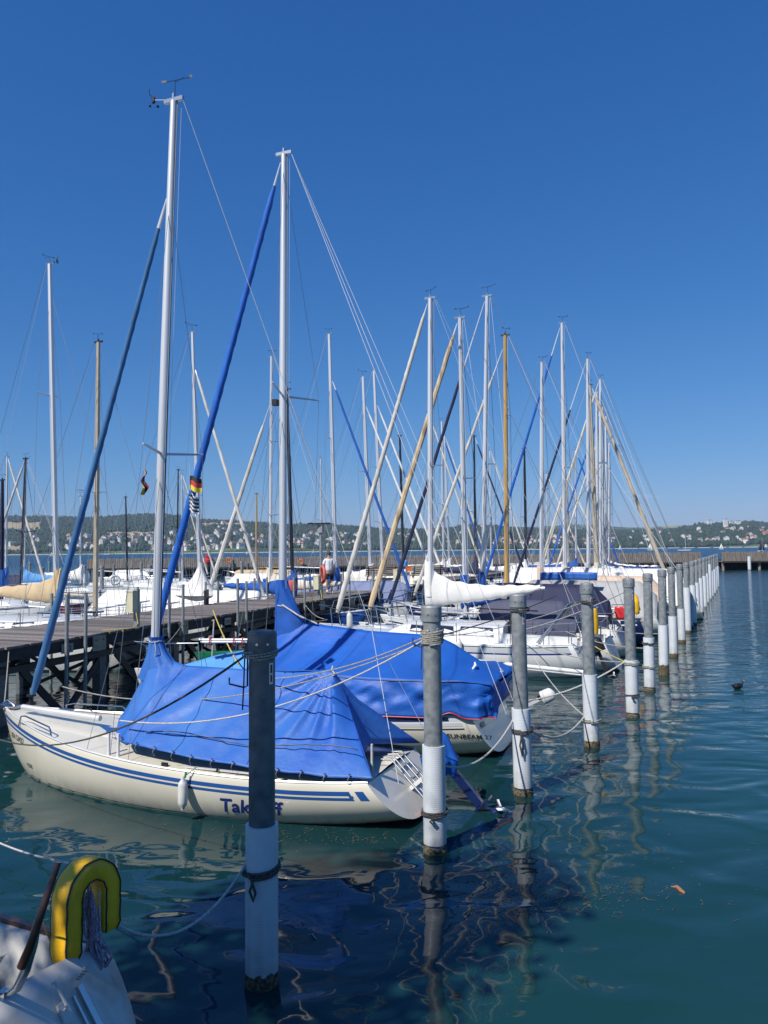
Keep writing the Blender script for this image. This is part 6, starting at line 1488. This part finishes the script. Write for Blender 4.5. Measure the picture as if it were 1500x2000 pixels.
# rope coil on the thwart
b = MB(); rc = random.Random(8); cc = Vector((.98, -.50, .53)); pts = []
for i in range(150):
    a = i * .32; rx = .20 + .05 * math.sin(i * .11); ry = .10 + .04 * math.cos(i * .17); pts.append(cc + Vector((ry * math.cos(a) * 1.2, rx * math.sin(a), .006 + .0004 * i + .008 * math.sin(i * .7))))
b.tube(pts, .009, 6); b.tube([cc + Vector((0, -.18, .02)), cc + Vector((-.2, -.3, .12)), cc + Vector((-.5, -.33, .28))], .009, 6)
o = b.build('rope_coil', M['rope_white']); o.matrix_world = Matrix.Translation((S4.x, S4.y, 0)) @ Matrix.Rotation(ang4, 4, 'Z'); tag(o, 'coiled white rope on the wooden thwart at bottom left', 'rope')
# yellow horseshoe buoy near the starboard corner
hw = at(172, 1862, .80); hb_ = horseshoe((0, 0, 0), 0, 'large yellow horseshoe buoy with black piping at bottom left', 1.0)
dcam = Vector((-hw.x, -hw.y, 0)).normalized(); ry_ = math.atan2(hw.y, hw.x)
hb_.location = aty(170, 1748, hw.y * .985); hb_.location.z += -.0; hb_.rotation_euler = (R(-4), R(4), R(60)); hb_.scale = (.88, 1.15, .94)
# lilac rope hank hanging inside it
hk = aty(176, 1742, hw.y * .985); b = MB(); rl = random.Random(5)
r = empty('rope_hank', hk, 0, 'lilac rope hank hanging through the yellow horseshoe buoy', 'rope')
for i in range(13):
    x0 = rl.uniform(-.045, .045); x1 = rl.uniform(-.07, .07); dl = rl.uniform(.42, .54); dy = rl.uniform(-.04, .04)
    b.tube([(x0 * .3, dy * .3, 0), (x0, dy, -.08), (x0 * .8 + .01, dy, -.26), (x1 * .5 + .01, dy, -.34), (x1 + .02, dy, -dl + .05), (x1 * .6 + .03 + .02, dy, -dl), (x1 + .07, dy, -dl + .07), (x1 * .5 + .04, dy, -.32), (x0 + .02, dy, -.15), (x0 * .4, dy * .3, 0)], .0075, 5)
b.tube([(-.06, -.05, -.27), (0, -.07, -.28), (.06, -.05, -.26), (.06, .04, -.25)], .009, 6); b.build('strands', M['rope_lilac'], r)
b = MB(); b.tube([(.06, 0, .02), (.065, 0, -.2), (.075, 0, -.34), (.09, -.0, -.45), (.06, 0, -.6)], .006, 6); b.tube([(.08, 0, -.36), (.085, 0, -.42)], .018, 8); b.build('block_line', M['rope_white'], r)
rope_line(to_world((S4.x, S4.y), ang4, (.05, -width / 2 + .02, 1.02)), (PP[0][0] - .12, PP[0][1] - .05, .93), .32, .011, 'rope_white', 'pale braided line from the horseshoe buoy corner to the nearest pile')
rope_line(at(-15, 1640, .75), aty(165, 1690, hw.y), .03, .008, 'rope_white', 'thin pale line coming from the left above the foreground boat')

# ================================================================== floating things, bird
def float_stick(px, py, L, w_, m_, label, rz):
    p = at(px, py, .0); r = empty('floating_stick', p, rz, label, 'driftwood'); b = MB(); b.tube([(-L / 2, 0, .0), (-L * .2, .01, .015), (L * .2, -.01, .012), (L / 2, 0, -.005)], [w_ * .5, w_, w_ * .9, w_ * .4], 8); b.build('stick', M[m_], r); 
    b = MB(); b.tube([(L * .4, 0, .0), (L * .52, .02, .0), (L * .6, .0, -.01)], w_ * .25, 5); b.build('twig', M[m_], r)
float_stick(1326, 1738, .17, .02, 'bark_float', 'short peeled orange piece of driftwood on the open water', R(110))
float_stick(612, 1830, .12, .007, 'rope', 'thin twig floating near the nearest pile', R(130))
p = at(1026, 1769, .004); r = empty('floating_leaf', p, .1, 'pale narrow leaf floating right of the piles', 'leaf'); b = MB(); n_ = 10
b.add([(x, s * .012 * math.sin(math.pi * (x / .15 + .5)), .006 * math.cos(x * 20)) for x in [(-.075 + .015 * i) for i in range(11)] for s in (-1, 1)], [(2 * i, 2 * i + 1, 2 * i + 3, 2 * i + 2) for i in range(10)]); b.build('blade', M['sticker'], r)
p = at(1441, 1345); r = empty('coot', (p.x, p.y, 0), R(15), 'small black coot swimming on the open water at right', 'bird')
skin_mesh('body', [(-.16, 0, .09), (-.09, 0, .06), (0, 0, .055), (.09, 0, .07), (.125, 0, .13), (.14, 0, .17), (.165, 0, .175)], [(i, i + 1) for i in range(6)], [.02, .055, .075, .05, .028, .033, .02], M['feather'], r, 2, 2)
b = MB(); b.tube([(.165, 0, .175), (.215, 0, .165)], [.013, .003], 8); b.add([(.17, -.01, .18), (.17, .01, .18), (.155, 0, .205)], [(0, 1, 2)]); b.build('beak', M['sticker'], r)
b = MB(); b.lathe([(.0, 0), (.03, .0), (.0, .012)], (-.17, 0, .1), 8); b.build('tail', M['feather'], r)
# floating weed and scum patch
fl = MB(); fr_ = random.Random(21)
for cx_, cy_, n_, sp_ in ((1120, 1755, 260, .45), (610, 1630, 80, .8), (560, 1625, 60, .3), (700, 1640, 50, .2), (985, 1780, 60, .16), (1060, 1640, 50, .5), (400, 1610, 60, 1.0), (1200, 1680, 70, 1.2)):
    c = at(cx_, cy_)
    for i in range(n_):
        x = c.x + fr_.gauss(0, sp_) * 1.3; y = c.y + fr_.gauss(0, sp_ * .45); a = fr_.uniform(0, 6.28); l = fr_.uniform(.006, .04) * (.5 + fr_.random()); w_ = fr_.uniform(.0015, .005)
        dx, dy = math.cos(a), math.sin(a); bx = fr_.uniform(-.012, .012)
        fl.add([(x - dx * l - dy * w_, y - dy * l + dx * w_, .005), (x - dx * l + dy * w_, y - dy * l - dx * w_, .005), (x + dy * w_ + bx, y - dx * w_ + bx, .007), (x - dy * w_ + bx, y + dx * w_ + bx, .007), (x + dx * l, y + dy * l, .005)], [(0, 1, 2, 3), (3, 2, 4)])
M['weed'] = mat('floating_brown_weed', (.17, .13, .075), .7, c2=(.05, .045, .025), scale=9)
tag(fl.build('floating_weed', M['weed'], smooth=False), kind='stuff')

# ================================================================== sails far out on the lake
def far_boat(px, py, hpx, label, sail='cloth_white', hull_w=6, single=False):
    p = at(px, py); 
    if p.y > 2300 or p.y < 0: p = aty(px, py, 1900); p.z = 0
    s = hpx * p.y / 1500; r = empty('small_yacht', (p.x, p.y, 0), R(rnd.uniform(-30, 30)), label, 'sailing boat', None)
    h = Hull(s * .75, s * .24, s * .06, s * .06, s * .08, kz=-s * .03, rake=0); h.mesh('hull', M['gel_white'], r, 10, 5); h.deck('deck', M['gel_white'], r, nu=8)
    b = MB(); b.tube([(s * .42, 0, 0), (s * .42, 0, s)], s * .012, 5); b.build('mast', M['alu'], r)
    if sail:
        b = MB(); b.add([(s * .40, 0, s * .1), (s * .03, s * .03, s * .1), (s * .2, s * .035, s * .5), (s * .40, 0, s * .97), (s * .4, 0, s * .5)], [(0, 1, 2, 4), (4, 2, 3)]); b.build('mainsail', M[sail], r, thick=.03)
        if not single: b = MB(); b.add([(s * .44, 0, s * .1), (s * .73, 0, s * .08), (s * .44, 0, s * .8), (s * .5, s * .04, s * .3)], [(0, 1, 3), (1, 2, 3), (2, 0, 3)]); b.build('foresail', M[sail], r, thick=.03)
for px, py, h_, lab in ((97, 1087, 10, 'white sailing boat out on the lake at far left'), (1208, 1074, 10, 'small white sail left of the leaning beige forestay'), (1264, 1075, 15, 'white sail directly beside the leaning beige forestay'), (1404, 1073, 12, 'white sail on the lake right of the long pile row'),
                  (1493, 1069, 7, 'tiny white sail at the right picture edge'), (480, 1083, 7, 'tiny white sail left of the second near mast'), (610, 1080, 6, 'tiny white sail on the lake behind the lamp post')):
    far_boat(px, py, h_, lab)
far_boat(1324, 1076, 33, 'white moored yacht with bare mast beyond the right palisade', sail=None); far_boat(202, 1084, 22, 'moored yacht with bare mast on the lake at left', sail=None)
far_boat(1482, 1077, 26, 'dark sailed yacht motoring past the right palisade', sail='cloth_navy'); far_boat(1385, 1071, 3, 'flat motor boat on the lake right of centre', sail=None)
far_boat(305, 1085, 16, 'moored yacht with bare mast left of the near mast', sail=None)

# ================================================================== shade trees on the quay beside the viewer
def tree(x, y, zc, rx, ry, rz, label, seed, dens=5200, hole=.0):
    r = empty('shade_tree', (x, y, 1.75), 0, label, 'tree'); tr_ = random.Random(seed)
    b = MB(); b.tube([(0, 0, -.1), (.1, .05, 2.2), (0, .1, zc - 1.75 - rz * .3), (.1, 0, zc - 1.75 + rz * .4)], [.3, .22, .15, .05], 12)
    for i in range(9):
        a = i * .75; z0 = zc - 1.75 - rz * .5 + i * .18; b.tube([(0, 0, z0), (rx * .4 * math.cos(a), ry * .4 * math.sin(a), z0 + rz * .3), (rx * .75 * math.cos(a), ry * .75 * math.sin(a), z0 + rz * .5)], [.09, .05, .02], 6)
    b.build('trunk', M['bark'], r)
    cl = [(tr_.uniform(-.75, .75), tr_.uniform(-.75, .75), tr_.uniform(-.75, .75)) for _ in range(30)]
    V_ = []; 
    for i in range(dens):
        c = cl[tr_.randrange(30)]; p = Vector((c[0] + tr_.gauss(0, .24), c[1] + tr_.gauss(0, .24), c[2] + tr_.gauss(0, .24)))
        if p.length > 1.3: continue
        p = Vector((p.x * rx, p.y * ry, p.z * rz + zc - 1.75)); s = tr_.uniform(.05, .11)
        q = Matrix.Rotation(tr_.uniform(0, 6.28), 3, 'Z') @ Matrix.Rotation(tr_.uniform(-1.2, 1.2), 3, 'X')
        V_.append([p + q @ Vector(v) * s for v in ((-1, 0, 0), (0, -.6, .1), (1, 0, 0), (0, .6, .1))])
    lb = MB()
    for v in V_: lb.add(v, [(0, 1, 2, 3)])
    lb.build('crown', M['leaf'], r, False)
tree(-5.95, 1.15, 8.8, 1.45, 1.25, 1.7, 'leafy tree on the quay left of the viewer, shading the nearest pile', 3, 6000)
tree(-8.3, -1.3, 9.0, 2.0, 1.5, 2.0, 'second leafy tree on the quay, farther left', 9, 1300)
